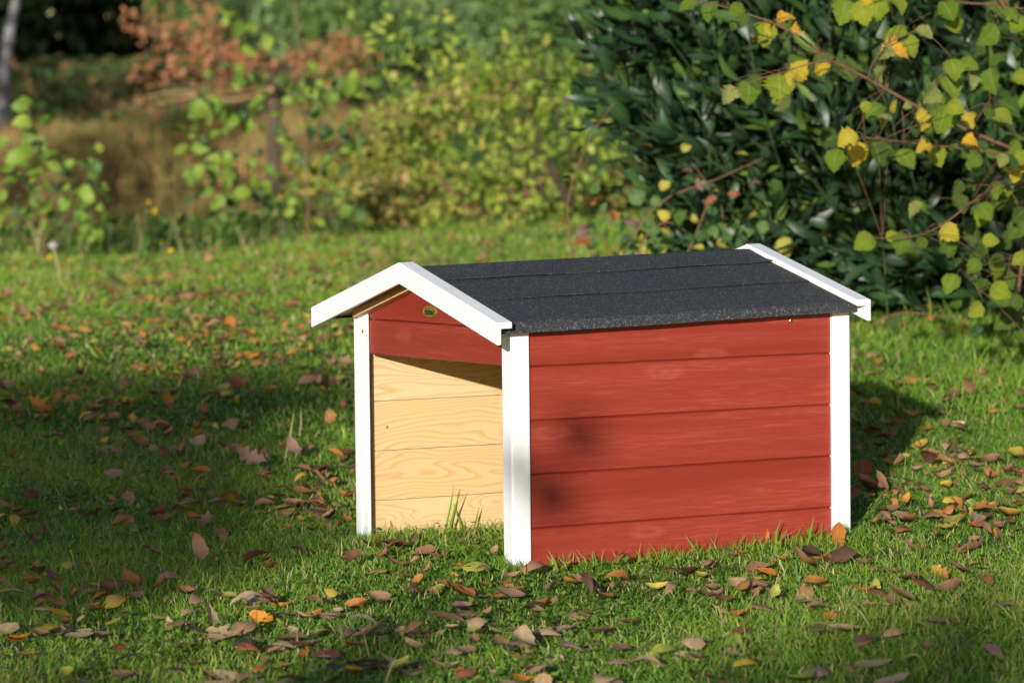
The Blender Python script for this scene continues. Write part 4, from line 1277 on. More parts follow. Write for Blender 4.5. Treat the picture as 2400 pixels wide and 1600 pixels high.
for pl in ([(1450, 620), (1540, 480), (1680, 420), (1790, 370)], [(1600, 620), (1650, 500), (1660, 440), (1620, 380)], [(1720, 620), (1700, 540), (1690, 480)], [(1480, 640), (1510, 560), (1560, 520), (1610, 545)], [(1345, 620), (1330, 480), (1380, 330), (1440, 240)],
           [(2010, 790), (2100, 735), (2230, 745), (2330, 770)], [(2380, 820), (2370, 700), (2330, 640)], [(2300, 830), (2340, 770), (2352, 700)]):
    sp = smooth_path([at(px, py, 10.7) for px, py in pl], 4); bpaths.append(sp)
    V, F = tube(sp, [.0035 - .002 * i / (len(sp) - 1) for i in range(len(sp))], 5)
    child(mesh_from('cane', V, F, M['bark']), bramble)
BL = [(1528, 345, 30, 2), (1595, 345, 26, 1), (1623, 500, 32, 1), (1548, 535, 30, 1), (1560, 575, 26, 1), (1680, 460, 36, 2), (1705, 455, 30, 2), (1722, 358, 30, 1), (1635, 415, 34, 3), (1590, 410, 36, 3), (1620, 440, 26, 2), (1555, 450, 24, 1), (1520, 545, 34, 0),
      (1600, 555, 40, 0), (1630, 545, 34, 0), (1570, 510, 30, 1), (1710, 580, 30, 1), (1690, 560, 34, 0), (1480, 560, 30, 0), (1470, 600, 34, 0), (1740, 545, 32, 0), (1760, 590, 36, 0), (1650, 590, 30, 1), (1550, 600, 28, 1), (1390, 300, 40, 0), (1350, 350, 34, 0), (1370, 220, 34, 0), (1340, 420, 32, 0), (1400, 250, 30, 0), (1415, 390, 34, 0),
      (2230, 770, 30, 1), (2270, 755, 28, 1), (2310, 760, 60, 0), (2340, 740, 60, 0), (2370, 770, 50, 0), (2390, 870, 50, 0), (2395, 850, 40, 1), (2180, 740, 30, 2), (2120, 745, 30, 2), (2090, 775, 40, 0), (2290, 790, 40, 0)]
Pp, Dd, Nn, Sz, Mm = [], [], [], [], []
for (px, py, l, c) in BL:
    p = at(px, py, 10.6 + random.uniform(-.25, .1)); Pp.append(p); Dd.append((random.gauss(0, 1), random.gauss(0, .4), random.gauss(-.3, .8)))
    Nn.append((random.gauss(0, .8), -.7 + random.gauss(0, .5), .5 + random.gauss(0, .7))); Sz.append(l * 1.05 * 10.6 / FPX); Mm.append(BM[c])
for _ in range(75):
    px, py = random.uniform(1360, 1960), random.uniform(420, 620)
    if py < 470 and px > 1800: continue
    p = at(px, py, 10.9 + random.uniform(-.2, .3)); Pp.append(p); Dd.append((random.gauss(0, 1), random.gauss(0, .4), random.gauss(-.3, .8)))
    Nn.append((random.gauss(0, .8), -.7 + random.gauss(0, .5), .5 + random.gauss(0, .7))); Sz.append(random.uniform(.03, .065)); Mm.append(BM[random.choice([0, 0, 0, 0, 1, 3, 2])])
make_leaf_objs(bramble, bm_mesh, np.array(Pp), frames(np.array(Dd), np.array(Nn), np.array(Sz)), Mm, rng.integers(0, 4, len(Pp)))

# ------------------------------------------------------------------ saplings and shrubs by the pond
AS = [(0, (0.10, 0.20, 0.025)), (.5, (0.20, 0.32, 0.035)), (1, (0.32, 0.42, 0.06))]
M['alder'] = leaf_mat('alder_leaf', AS, False, .5, .3, .35, .2, .3, .25)
M['alder_dark'] = leaf_mat('alder_dark_leaf', [(0, (0.02, 0.07, 0.02)), (1, (0.06, 0.13, 0.03))], False, .5, .3, .2, .15, .3, .2)
al_mesh = template_meshes([T_alder[0], T_alder[1], leaf_t(lambda t: .33 * max(0, S(PI * t ** .8)) ** .75, 8, .3, -.35, .3, .15, .18, 31), leaf_t(lambda t: .36 * max(0, S(PI * t ** .9)) ** .7, 8, -.3, -.3, -.4, .15, .2, 32)], M['alder'])


def sapling(name, label, Y, stems, leaves, extra, box_, rad, scale=.3827, ox=0, oy=0):
    s0 = stems[0][0]
    p0 = at(*s0, Y)
    root = mk_empty(name, (p0.x, p0.y, Hs(p0.x, p0.y)))
    tag(root, label, 'sapling')
    paths = []
    for k, pl in enumerate(stems):
        pts = [at(px, py, Y + (.0 if k == 0 else random.uniform(-.25, .15) * i / len(pl))) for i, (px, py) in enumerate(pl)]
        if k == 0: pts = [Vector((p0.x, p0.y, Hs(p0.x, p0.y) - .05))] + pts
        sp = smooth_path(pts, 4); paths.append(sp)
        r_ = rad if k == 0 else rad * .5
        V, F = tube(sp, [r_ * (1 - .7 * i / (len(sp) - 1)) for i in range(len(sp))], 6)
        child(mesh_from('trunk' if k == 0 else 'branch', V, F, M['bark']), root)
    TV_, TF_ = [], []
    Pp, Dd, Nn, Sz, Mm = [], [], [], [], []
    for (x, y, l, a) in leaves:
        px, py = ox + x * scale, oy + y * scale
        yy = Y + random.uniform(-.3, .25)
        s_ = l * scale * yy / FPX
        d = Vector((math.cos(R(a)), random.uniform(-.4, .2), math.sin(R(a)))).normalized()
        b = at(px, py, yy) - d * s_ * .5
        Pp.append(b); Dd.append(d); Sz.append(s_); Mm.append(M['alder'])
        Nn.append((random.gauss(0, .7), -.8 + random.gauss(0, .4), .5 + random.gauss(0, .6)))
    for _ in range(extra):
        x0_, y0_, x1_, y1_ = box_
        t = random.random()
        px, py = random.uniform(x0_, x1_), random.uniform(y0_, y1_)
        q_ = nearest_on(paths, at(px, py, Y))
        b = at(px, py, Y + random.uniform(-.1, .5)).lerp(q_, .55 * random.random())
        Pp.append(b); Dd.append(Vector((random.gauss(0, 1), random.gauss(0, .5), random.gauss(-.2, .7)))); Sz.append(random.uniform(.05, .09)); Mm.append(M['alder_dark'] if random.random() < .4 else M['alder'])
        Nn.append((random.gauss(0, .5), -1 + random.gauss(0, .4), .5 + random.gauss(0, .5)))
    for b in Pp:
        b = Vector(b); q_ = nearest_on(paths, b)
        tube(smooth_path([q_, (b + q_) / 2 + Vector((0, 0, .02)), b], 2), .0016, 4, TV_, TF_)
    make_leaf_objs(root, al_mesh, np.array([tuple(p) for p in Pp]), frames(np.array([tuple(d) for d in Dd]), np.array(Nn), np.array(Sz)), Mm, rng.integers(0, 4, len(Pp)))
    child(mesh_from('fine_twigs', TV_, TF_, M['bark']), root)['kind'] = 'stuff'
    return root


AL = [(1390, 60, 110, 150), (1400, 130, 90, 230), (1450, 180, 110, 250), (1540, 160, 100, 0), (1600, 130, 60, 80), (1620, 265, 110, 270), (1470, 260, 110, 230), (1535, 305, 110, 330),
      (1390, 425, 110, 180), (1470, 420, 80, 90), (1540, 490, 110, 10), (1600, 465, 70, 80), (1450, 480, 90, 250), (1590, 540, 90, 200), (1360, 610, 110, 160), (1350, 660, 90, 250), (1235, 660, 130, 110), (1190, 710, 90, 190), (1270, 715, 70, 300),
      (1405, 700, 130, 110), (1400, 740, 120, 260), (1510, 760, 140, 270), (1620, 615, 130, 45), (1570, 650, 110, 210), (1085, 825, 150, 180), (1230, 905, 130, 0), (1110, 915, 110, 220), (1400, 800, 70, 90), (1395, 970, 110, 80), (1300, 995, 110, 170),
      (1240, 1060, 110, 260), (1300, 1060, 100, 300), (1395, 1040, 110, 280), (1365, 1130, 150, 270), (1190, 1105, 110, 240), (1745, 880, 120, 150), (1720, 920, 60, 220), (1860, 520, 60, 90), (1840, 640, 100, 0), (1910, 570, 100, 330), (1930, 690, 100, 270),
      (2010, 710, 110, 320), (1680, 690, 60, 0), (2195, 465, 110, 110), (2120, 540, 130, 270), (2200, 580, 80, 330), (2040, 600, 90, 100), (2010, 830, 130, 30), (1480, 1190, 120, 200), (1430, 1230, 110, 320), (1650, 1210, 120, 340), (1560, 1110, 90, 80), (1700, 1080, 80, 20),
      (2472, 345, 80, 100), (2506, 410, 90, 350), (2472, 512, 75, 60), (2488, 560, 75, 280), (1660, 10, 60, 200), (2140, 25, 90, 180), (2150, 90, 70, 250)]
sapling('alder_sapling', 'slender young alder with round bright green leaves between lawn and pond', 18.6,
        [[(722, 515), (718, 400), (714, 260), (703, 130), (690, -40), (686, -200)], [(717, 430), (620, 375), (520, 335), (425, 318)], [(715, 330), (620, 270), (560, 245), (470, 262)], [(713, 250), (640, 190), (580, 172), (530, 165)],
         [(705, 140), (640, 95), (590, 62), (540, 25)], [(718, 460), (610, 420), (525, 425), (465, 410)], [(715, 350), (775, 275), (830, 205), (850, 180)], [(716, 380), (800, 330), (880, 230), (945, 150)]],
        AL, 170, (450, 170, 900, 520), .008)
LL = [(160, 615, 80, 150), (120, 650, 110, 190), (280, 720, 110, 20), (130, 765, 130, 180), (180, 830, 120, 250), (20, 870, 110, 30), (250, 910, 100, 340), (110, 970, 170, 200), (320, 960, 110, 30), (240, 990, 80, 270), (40, 1020, 100, 210), (330, 1020, 110, 330),
      (215, 1060, 120, 180), (290, 1140, 110, 300), (230, 1180, 110, 220), (120, 1205, 80, 200), (30, 1280, 110, 220), (270, 1290, 100, 200), (400, 1250, 110, 250), (480, 1020, 90, 120), (430, 1080, 60, 200), (540, 1190, 140, 300), (620, 1210, 120, 300),
      (500, 1230, 130, 240), (60, 1520, 150, 20), (270, 1380, 80, 250), (180, 1530, 60, 180), (10, 1200, 90, 250), (60, 1110, 90, 180), (150, 900, 80, 200), (490, 1330, 80, 280), (640, 1320, 70, 250)]
sapling('alder_sapling', 'bushy young alder with green leaves at the pond edge, far from the garage', 17.4,
        [[(105, 620), (100, 480), (85, 390), (72, 290), (66, 232)], [(100, 480), (60, 440), (10, 400)], [(98, 470), (130, 430), (150, 400)], [(104, 560), (160, 500), (200, 440), (188, 395)], [(104, 580), (190, 520), (235, 470)], [(104, 600), (40, 540), (-30, 500)]],
        LL, 60, (-20, 330, 250, 600), .009)


def leaf_bush(name, label, center, radii, lumps, n, size, stops, tmpl=T_small, cat='shrub', stems=5, parts=0, trans=.3, spec=.3, squash=None, stem_mat='bark', group=None, lump_r=.42, droop=0.0, low=0.0):
    """bush of many leaves gathered in uneven lumps over a few stems"""
    c = np.array(center, float); r_ = np.array(radii, float)
    gz = Hs(c[0], c[1])
    root = mk_empty(name, (c[0], c[1], gz)); tag(root, label, cat, group)
    dirs = rng.normal(0, 1, (lumps, 3)); dirs /= np.linalg.norm(dirs, axis=1, keepdims=True)
    lc = c + dirs * r_ * rng.uniform(.35, .95, (lumps, 1))
    lc[:, 2] = np.maximum(lc[:, 2], gz + low)
    k = rng.integers(0, lumps, n)
    dd = rng.normal(0, 1, (n, 3)); dd /= np.linalg.norm(dd, axis=1, keepdims=True)
    lr = rng.uniform(.6, 1.25, lumps)
    P = lc[k] + dd * r_ * lump_r * (lr[k] * rng.random(n) ** .45)[:, None]
    P[:, 2] = np.maximum(P[:, 2], gz + .01 + rng.random(n) * .05)
    D = dd + rng.normal(0, .8, (n, 3)); D[:, 2] -= droop
    N = rng.normal(0, .6, (n, 3)) + np.array([0, -.35, .7])
    sz = rng.uniform(size * .65, size * 1.3, n)
    Mx = frames(D, N, sz)
    mj = leaf_mat(name + '_foliage', stops, True, .5, spec, trans)
    lt_ = rng.random(lumps)
    tint = np.clip(rng.random(n) * .55 + lt_[k] * .5 - .03, 0, 1)
    if parts:
        mo = leaf_mat(name + '_leaf', stops, False, .5, spec, trans)
        px, py, d = to_px(P)
        ok = (px > 0) & (px < 2400) & (py > 0) & (py < 1600)
        order = np.argsort(np.where(ok, P[:, 1], 999))[:parts]
        mk = np.zeros(n, bool); mk[order] = True
        make_leaf_objs(root, template_meshes([tmpl], mo), P[mk], Mx[mk], None, np.zeros(parts, int))
    else:
        mk = np.zeros(n, bool)
    child(scatter('foliage', tmpl, Mx[~mk], P[~mk], tint[~mk], mj), root)['kind'] = 'stuff'
    for i in range(stems):
        b = Vector((c[0] + random.gauss(0, r_[0] * .12), c[1] + random.gauss(0, r_[1] * .12), gz - .05))
        t_ = Vector(lc[i % lumps])
        sp = smooth_path([b, b.lerp(t_, .5) + Vector((random.gauss(0, .1), 0, .1)) * r_[0], t_], 4)
        V, F = tube(sp, [max(.006, .02 * r_[2]) * (1 - .75 * j / (len(sp) - 1)) for j in range(len(sp))], 6)
        child(mesh_from('stem', V, F, M[stem_mat]), root)
    return root


# yellow-green shrub between the alder and the laurel
yg = at(1150, 330, 20.0)
leaf_bush('hawthorn_shrub', 'loose yellow-green shrub with dark arching branches between the alder and the laurel', (at(1170, 250, 20).x, 20.0, .70), (.78, .6, .80), 44, 2700, .055,
          [(0, (0.06, 0.12, 0.025)), (.4, (0.23, 0.34, 0.04)), (.75, (0.44, 0.52, 0.08)), (1, (0.60, 0.50, 0.14))], stems=4, parts=300, trans=.35, lump_r=.30)
hs = [o for o in bpy.data.objects if o.name.startswith('hawthorn_shrub')][0]
for pl in ([(1345, 490), (1300, 400), (1240, 270), (1190, 180), (1150, 120)], [(1330, 480), (1270, 380), (1180, 270), (1120, 250)], [(1320, 470), (1260, 345), (1170, 305), (1090, 320)], [(1290, 490), (1262, 420), (1255, 330)], [(1280, 470), (1200, 380), (1100, 350)], [(1350, 380), (1290, 230), (1230, 90), (1200, 0)]):
    sp = smooth_path([at(px, py, 19.9 - .1 * i) for i, (px, py) in enumerate(pl)], 4)
    V, F = tube(sp, [.010 - .007 * i / (len(sp) - 1) for i in range(len(sp))], 5)
    child(mesh_from('branch', V, F, M['trunk']), hs)

leaf_bush('hawthorn_shrub', 'low yellow-green shrub at the far lawn edge next to the slender alder', (at(870, 380, 23.5).x, 23.5, .26), (.55, .4, .30), 26, 2800, .055,
          [(0, (0.10, 0.15, 0.025)), (.4, (0.24, 0.28, 0.04)), (.75, (0.40, 0.38, 0.07)), (1, (0.50, 0.36, 0.12))], stems=4, trans=.35)
# yellowing ground cover behind the lawn edge
n = 2300
X = rng.uniform(-1.6, .9, n); Y = rng.uniform(21.3, 24.5, n)
P = np.stack([X, Y, H(X, Y) + rng.random(n) ** 1.5 * .26 + .02], 1)
D = rng.normal(0, 1, (n, 3)); D[:, 2] *= .5
N = rng.normal(0, .5, (n, 3)) + np.array([0, -.6, .8])
Mx = frames(D, N, rng.uniform(.06, .13, n))
M['gcover'] = leaf_mat('ground_cover_leaf', [(0, (0.05, 0.10, 0.02)), (.3, (0.16, 0.20, 0.03)), (.55, (0.40, 0.34, 0.07)), (.8, (0.52, 0.38, 0.12)), (1, (0.50, 0.30, 0.14))], True, .6, .25, .25)
gc = scatter('ground_cover', T_alder[1], Mx, P, np.clip(rng.normal(.5, .27, n), 0, 1), M['gcover'])
tag(gc, 'mass of yellowing low leaves along the far edge of the lawn', 'ground cover', kind='stuff')

# tall weeds along the near pond edge
n = 4200
X = rng.uniform(-3.6, -.9, n); Y = 17.4 + np.clip((X + 2.2) * 1.7, 0, 5) + rng.uniform(-.2, 3.0, n)
P = np.stack([X, Y, H(X, Y)], 1)
ln = .06 + .30 * rng.random(n) ** 2.2; lean = rng.normal(0, .25, (n, 2))
wv = np.zeros((n, 3)); an = rng.random(n) * PI; wv[:, 0] = np.cos(an) * .003; wv[:, 1] = np.sin(an) * .003
up = np.stack([lean[:, 0], lean[:, 1], np.ones(n)], 1)
mid = P + up * (ln * .6)[:, None]; tip = mid + (up * np.array([2.2, 2.2, .8])) * (ln * .4)[:, None]
V = np.stack([P - wv, P + wv, mid - wv * .8, mid + wv * .8, tip], 1).reshape(-1, 3); b = np.arange(n) * 5
lp = np.stack([b, b + 1, b + 3, b + 2, b + 2, b + 3, b + 4], 1).ravel()
tw = big_mesh('pond_edge_weeds', V, lp, np.tile([4, 3], n), M['grass'], tint=np.repeat(np.where(rng.random(n) < .3, .92 + .08 * rng.random(n), rng.random(n) * .55), 5), smooth=False)
tag(tw, 'tall thin grass and weeds along the pond edge', 'weeds', kind='stuff')
n = 1500
X = rng.uniform(-3.6, -1.2, n); Y = 17.6 + np.clip((X + 2.2) * 1.7, 0, 5) + rng.uniform(0, 2.5, n)
P = np.stack([X, Y, H(X, Y) + rng.random(n) * .22], 1)
Mx = frames(rng.normal(0, 1, (n, 3)), rng.normal(0, .6, (n, 3)) + np.array([0, -.4, .7]), rng.uniform(.03, .07, n))
wl_ = scatter('pond_edge_herbs', T_alder[0], Mx, P, rng.random(n) * .6, M['weed'])
tag(wl_, 'low dark herb leaves among the pond edge weeds', 'weeds', kind='stuff')

# dandelions and yellow flowers
M['clock'] = simple('dandelion_clock', (0.34, 0.31, 0.29), .9, .1, 0, .2, 200)
M['petal'] = leaf_mat('yellow_petal', [(0, (0.72, 0.48, 0.01)), (1, (0.80, 0.60, 0.02))], False, .6, .2, .3)
M['stalk'] = simple('pale_stalk', (0.36, 0.24, 0.16), .7, .2, 0, .25, 30)


def blob(c, r_, seed=0, squ=1.0):
    bm = bmesh.new(); bmesh.ops.create_icosphere(bm, subdivisions=2, radius=r_)
    rr = random.Random(seed)
    for v in bm.verts: v.co *= rr.uniform(.86, 1.12); v.co.z *= squ
    V = [Vector(c) + v.co for v in bm.verts]; F = [tuple(v.index for v in f.verts) for f in bm.faces]; bm.free()
    return V, F


for i, (hx, hy, bx, by, lab) in enumerate(((124, 575, 141, 676, 'pale dandelion clock on a thick pinkish stalk in the lawn'), (345, 543, 388, 602, 'grey dandelion clock on a leaning stalk at the pond edge'))):
    p = ground_at(bx, by, 0.0); h = at(hx, hy, p.y)
    root = mk_empty('dandelion', p); tag(root, lab, 'dandelion')
    V, F = tube(smooth_path([p, p.lerp(h, .5) + Vector((.006, 0, 0)), h], 5), .0045, 6); child(mesh_from('stem', V, F, M['stalk']), root)
    V, F = blob(h, .021, i, .8); child(mesh_from('seed_head', V, F, M['clock']), root)
    V, F = tube([h - Vector((0, 0, .022)), h - Vector((0, 0, .008))], [.006, .009], 6); child(mesh_from('calyx', V, F, M['stalk']), root)
FL = [(365, 497, .026, 'yellow flower highest among the pond edge weeds'), (283, 540, .028, 'large yellow flower nearest the bushy young alder'), (421, 511, .021, 'pale yellow flower close to the slender alder'), (380, 573, .017, 'small yellow flower just above the lawn edge'),
      (400, 589, .015, 'tiny yellow flower lowest at the lawn edge'), (443, 547, .018, 'amber flower beside the slender alder foot'), (116, 604, .014, 'small yellow flower beside the dandelion clock'), (728, 505, .03, 'yellow flower head at the foot of the slender alder'), (712, 523, .022, 'yellow flower below the flower head at the alder foot'), (742, 520, .02, 'pale yellow flower right of the alder foot'),
      (348, 475, .016, 'ochre faded flower above the pond edge weeds'), (282, 485, .014, 'faded cream flower bud over the water')]
for i, (fx, fy, r_, lab) in enumerate(FL):
    by = fy + (70 if fx < 500 else 40)
    p = ground_at(fx + 6, by, 0.0) if fx < 500 else ground_at(fx, fy + 30, 0)
    if p.y > 24: p = Vector((p.x, 22, Hs(p.x, 22)))
    h = at(fx, fy, p.y)
    root = mk_empty('yellow_flower', p); tag(root, lab, 'flower', 'yellow flowers at the pond edge')
    V, F = tube(smooth_path([p, p.lerp(h, .5) + Vector((.008, 0, 0)), h], 4), .0016, 5); child(mesh_from('stem', V, F, M['stem_green']), root)
    V = []; F = []; U = []
    tv, tf, tu = leaf_t(w_small, 2, .2, .3, 0, .02)
    for k in range(11):
        a = k / 11 * 2 * PI
        rot = Matrix.Rotation(a, 3, 'Z') @ Matrix.Rotation(R(25 + 12 * (k % 2)), 3, 'X')
        rot = Matrix.Rotation(R(-55), 3, 'X').inverted() @ rot if i % 2 == 0 else rot
        o_ = len(V); V += [h + (rot @ Vector(v)) * r_ for v in tv]; U += tu
        F += [tuple(o_ + q_ for q_ in f) for f in tf]
    child(mesh_from('flower_head', V, F, M['petal'], uv=U), root)

# ------------------------------------------------------------------ far bank
n = 15000
X = rng.uniform(-12, 0, n); Y = rng.uniform(58.2, 65.5, n) - np.clip((X + 6) * 1.6, 0, 9)
k = H(X, Y) > WATER_Z - .02; X, Y = X[k], Y[k]; n = len(X)
P = np.stack([X, Y, H(X, Y)], 1)
ln = .12 + .6 * rng.random(n) ** 1.8; lean = rng.normal(0, .3, (n, 2))
wv = np.zeros((n, 3)); wv[:, 0] = .012
up = np.stack([lean[:, 0], lean[:, 1], np.ones(n)], 1)
mid = P + up * (ln * .6)[:, None]; tip = mid + (up * np.array([2, 2, .8])) * (ln * .4)[:, None]
V = np.stack([P - wv, P + wv, mid - wv * .8, mid + wv * .8, tip], 1).reshape(-1, 3); b = np.arange(n) * 5
lp = np.stack([b, b + 1, b + 3, b + 2, b + 2, b + 3, b + 4], 1).ravel()


def dry_mat():
    n_ = NT('dry_reed'); a = n_.N('Attribute', attribute_name='tint')
    c = n_.ramp(a.outputs['Fac'], [(0, (0.08, 0.14, 0.03)), (.4, (0.18, 0.17, 0.05)), (.7, (0.27, 0.14, 0.055)), (1, (0.38, 0.20, 0.09))])
    return n_.set(c, .8, .15)


rd = big_mesh('bank_reeds', V, lp, np.tile([4, 3], n), dry_mat(), tint=np.repeat(rng.random(n), 5), smooth=False)
tag(rd, 'brown dying reeds and weeds along the far pond bank', 'reeds', kind='stuff')

n = 16000
X = rng.uniform(-14, 6, n); Y = rng.uniform(59, 90, n)
P = np.stack([X, Y, H(X, Y) + .02 + .22 * rng.random(n) ** 2], 1)
Mx = frames(rng.normal(0, 1, (n, 3)) * np.array([1, 1, .5]), rng.normal(0, .6, (n, 3)) + np.array([0, -.4, .8]), rng.uniform(.10, .24, n))
M['under'] = leaf_mat('undergrowth_leaf', [(0, (0.03, 0.07, 0.02)), (.4, (0.07, 0.13, 0.03)), (.6, (0.20, 0.12, 0.05)), (1, (0.34, 0.18, 0.08))], True, .7, .2, .2)
pt = .5 + .5 * np.sin(X * .9 + np.sin(Y * .5) * 2) * np.sin(Y * .45 + X * .3)
ug_ = scatter('bank_undergrowth', T_alder[1], Mx, P, np.clip(rng.random(n) * .7 + pt * .4 - .15, 0, 1), M['under'])
tag(ug_, 'low green undergrowth and brown leaf litter over the far bank', 'undergrowth', kind='stuff')

# rust-brown leaved beech on the far bank
BS = [(0, (0.30, 0.12, 0.05)), (.5, (0.48, 0.22, 0.10)), (1, (0.58, 0.30, 0.15))]
beech = mk_empty('beech_tree', (at(640, 220, 47).x, 47, Hs(at(640, 220, 47).x, 47)))
tag(beech, 'rust-brown leaved young beech with spreading low branches on the far bank', 'tree')
bp = []
base = Vector((at(640, 220, 47).x, 47, Hs(at(640, 220, 47).x, 47) - .1))
bpl = [[(640, 190), (560, 170), (470, 130), (380, 80), (310, 40)], [(640, 180), (580, 140), (520, 100), (480, 40), (445, -10)], [(640, 200), (540, 190), (430, 160), (340, 170)], [(640, 170), (720, 130), (800, 110), (855, 120)], [(640, 175), (710, 150), (780, 120)], [(640, 200), (740, 180), (830, 165)], [(640, 185), (590, 160), (520, 140)], [(620, 200), (520, 150), (440, 100), (400, 60)],
       [(640, 205), (560, 215), (450, 225), (370, 240), (320, 215)], [(640, 210), (540, 235), (430, 215), (330, 230)]]
Pb = []
V, F = tube([base, at(640, 200, 47), at(640, 150, 47)], [.12, .1, .08], 8); child(mesh_from('trunk', V, F, M['trunk']), beech)
for kk, pl in enumerate(bpl):
    sp = smooth_path([at(px, py, 47 + random.uniform(-.6, .6)) for px, py in pl], 6)
    V, F = tube(sp, [.035 - .026 * i / (len(sp) - 1) for i in range(len(sp))], 5)
    child(mesh_from('branch', V, F, M['dry_twig'] if kk >= 8 else M['trunk']), beech)
    if kk < 8:
        for i in range(4, len(sp)):
            for _ in range(10): Pb.append(sp[i] + Vector((random.gauss(0, .14), random.gauss(0, .3), random.gauss(0, .10))))
Pb = np.array([tuple(p) for p in Pb]); n = len(Pb)
Mx = frames(rng.normal(0, 1, (n, 3)), rng.normal(0, .6, (n, 3)) + np.array([0, -.4, .7]), rng.uniform(.07, .13, n))
M['beech'] = leaf_mat('beech_foliage', BS, True, .6, .2, .3)
child(scatter('foliage', T_small, Mx, Pb, rng.random(n), M['beech']), beech)['kind'] = 'stuff'

# green shrubs on the far side
GS = [(0, (0.08, 0.15, 0.04)), (.5, (0.16, 0.27, 0.07)), (1, (0.26, 0.37, 0.10))]
GS2 = [(0, (0.12, 0.20, 0.07)), (.5, (0.21, 0.32, 0.12)), (1, (0.32, 0.43, 0.18))]
for (px, py, Y, rx, rz_, st, lab) in ((640, 60, 62, 1.3, 1.2, GS2, 'rounded soft green shrub behind the rust-brown beech'), (810, 90, 61, 1.1, 1.0, GS, 'mid-green shrub beside the soft green one across the water'),
                                      (960, 60, 63, 1.5, 1.4, GS2, 'large feathery green shrub above the brown path'), (1130, 50, 64, 1.3, 1.6, GS, 'tall green shrub behind the yellow-green hawthorn'), (880, -30, 72, 2.6, 1.7, GS, 'dark green shrub tallest at the back'), (1320, 60, 66, 1.8, 1.7, GS, 'green shrub half hidden by the laurel'), (480, -10, 75, 1.6, 1.3, GS, 'green shrub next to the dark wood')):
    c = at(px, py, Y)
    leaf_bush('green_shrub', lab, (c.x, Y, c.z), (rx, 1.2, rz_), 22, 3800, .13, st, stems=3, trans=.25, group='green shrubs across the water')

# dark wood on the left beyond the bank: conifers standing close together
DS = [(0, (0.006, 0.014, 0.006)), (.6, (0.014, 0.030, 0.010)), (1, (0.03, 0.045, 0.015))]
wood = [(-14.5, 92, 'dark conifer at the outer end of the wood'), (-12.0, 90, 'dark conifer behind the birch trunk'), (-9.8, 93, 'dark conifer in the middle of the wood'), (-7.8, 91, 'dark conifer beside the rust-brown beech'), (-5.6, 94, 'dark conifer behind the rust-brown beech'), (-2.5, 97, 'dark conifer behind the green shrubs'), (1.5, 98, 'dark conifer above the brown path'), (5.5, 96, 'dark conifer behind the laurel'), (9.5, 95, 'dark conifer wholly hidden behind the laurel'), (13.5, 96, 'dark conifer at the garden end of the wood')]
mw = leaf_mat('conifer_foliage', DS, True, .7, .15, .05)
for (x, y, lab) in wood:
    gz_ = Hs(x, y)
    root = mk_empty('conifer_tree', (x, y, gz_)); tag(root, lab, 'tree', 'dark conifers of the far wood')
    V, F = tube([(x, y, gz_ - .2), (x, y, gz_ + 5), (x + .1, y, gz_ + 11)], [.22, .15, .03], 7); child(mesh_from('trunk', V, F, M['trunk']), root)
    n = 5200
    h = rng.random(n) ** 1.25 * 10.5; a = rng.random(n) * 2 * PI; rr_ = (2.3 * (1 - h / 11.5) + .15) * rng.random(n) ** .4
    P = np.stack([x + np.cos(a) * rr_, y + np.sin(a) * rr_, gz_ + .1 + h - rr_ * .15], 1)
    D = np.stack([np.cos(a), np.sin(a), -.35 + rng.normal(0, .3, n)], 1)
    Mx = frames(D, np.stack([rng.normal(0, .3, n), rng.normal(0, .3, n), np.ones(n)], 1), rng.uniform(.35, .6, n))
    child(scatter('crown', T_small, Mx, P, rng.random(n), mw), root)['kind'] = 'stuff'

# birch
bx = at(22, 150, 66).x
birch_t = mk_empty('birch_tree', (bx, 66, Hs(bx, 66))); tag(birch_t, 'leaning white-barked birch trunk before the dark wood', 'tree')
pts = [Vector((at(2, 240, 66).x, 66, Hs(at(2, 240, 66).x, 66) - .1)), at(8, 180, 66), at(20, 90, 66), at(38, -10, 66), at(62, -200, 66), at(80, -420, 66), at(90, -700, 66)]
sp = smooth_path(pts, 5)
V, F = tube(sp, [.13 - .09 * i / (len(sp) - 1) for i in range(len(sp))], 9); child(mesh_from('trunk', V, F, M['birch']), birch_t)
cB = pts[-1]; n = 2200
P = np.array(cB) + rng.normal(0, 1, (n, 3)) * np.array([1.0, 1.0, 1.2])
Mx = frames(rng.normal(0, 1, (n, 3)), rng.normal(0, 1, (n, 3)), rng.uniform(.08, .13, n))
child(scatter('crown', T_small, Mx, P, rng.random(n), M['beech']), birch_t)['kind'] = 'stuff'

# ------------------------------------------------------------------ trees and shrubs outside the frame that throw the shade
SS = [(0, (0.03, 0.08, 0.015)), (.5, (0.07, 0.14, 0.02)), (1, (0.14, 0.2, 0.03))]
leaf_bush('shade_tree', 'young tree behind the camera, its crown shading the lawn past the gable', (-5.5, -12.0, 4.22), (.95, .6, .36), 34, 1900, .12, SS, tmpl=T_alder[0], cat='tree', stems=6, trans=.15)
leaf_bush('shade_tree', 'broad bushy tree behind the camera, shading the grass on the bush side', (-2.6, -12.0, 2.85), (.60, .5, .78), 30, 2700, .12, SS, tmpl=T_alder[0], cat='tree', stems=6, trans=.15)
leaf_bush('shade_tree', 'low bushy tree behind the camera, shading the very front of the lawn', (-4.15, -12.0, 2.75), (.85, .5, .74), 30, 1150, .12, SS, tmpl=T_alder[0], cat='tree', stems=6, trans=.15)
leaf_bush('shade_tree', 'sparse young tree behind the camera, dappling the grass on the pond side', (-4.75, -12.0, 3.85), (.55, .5, .26), 16, 520, .12, SS, tmpl=T_alder[0], cat='tree', stems=5, trans=.15)
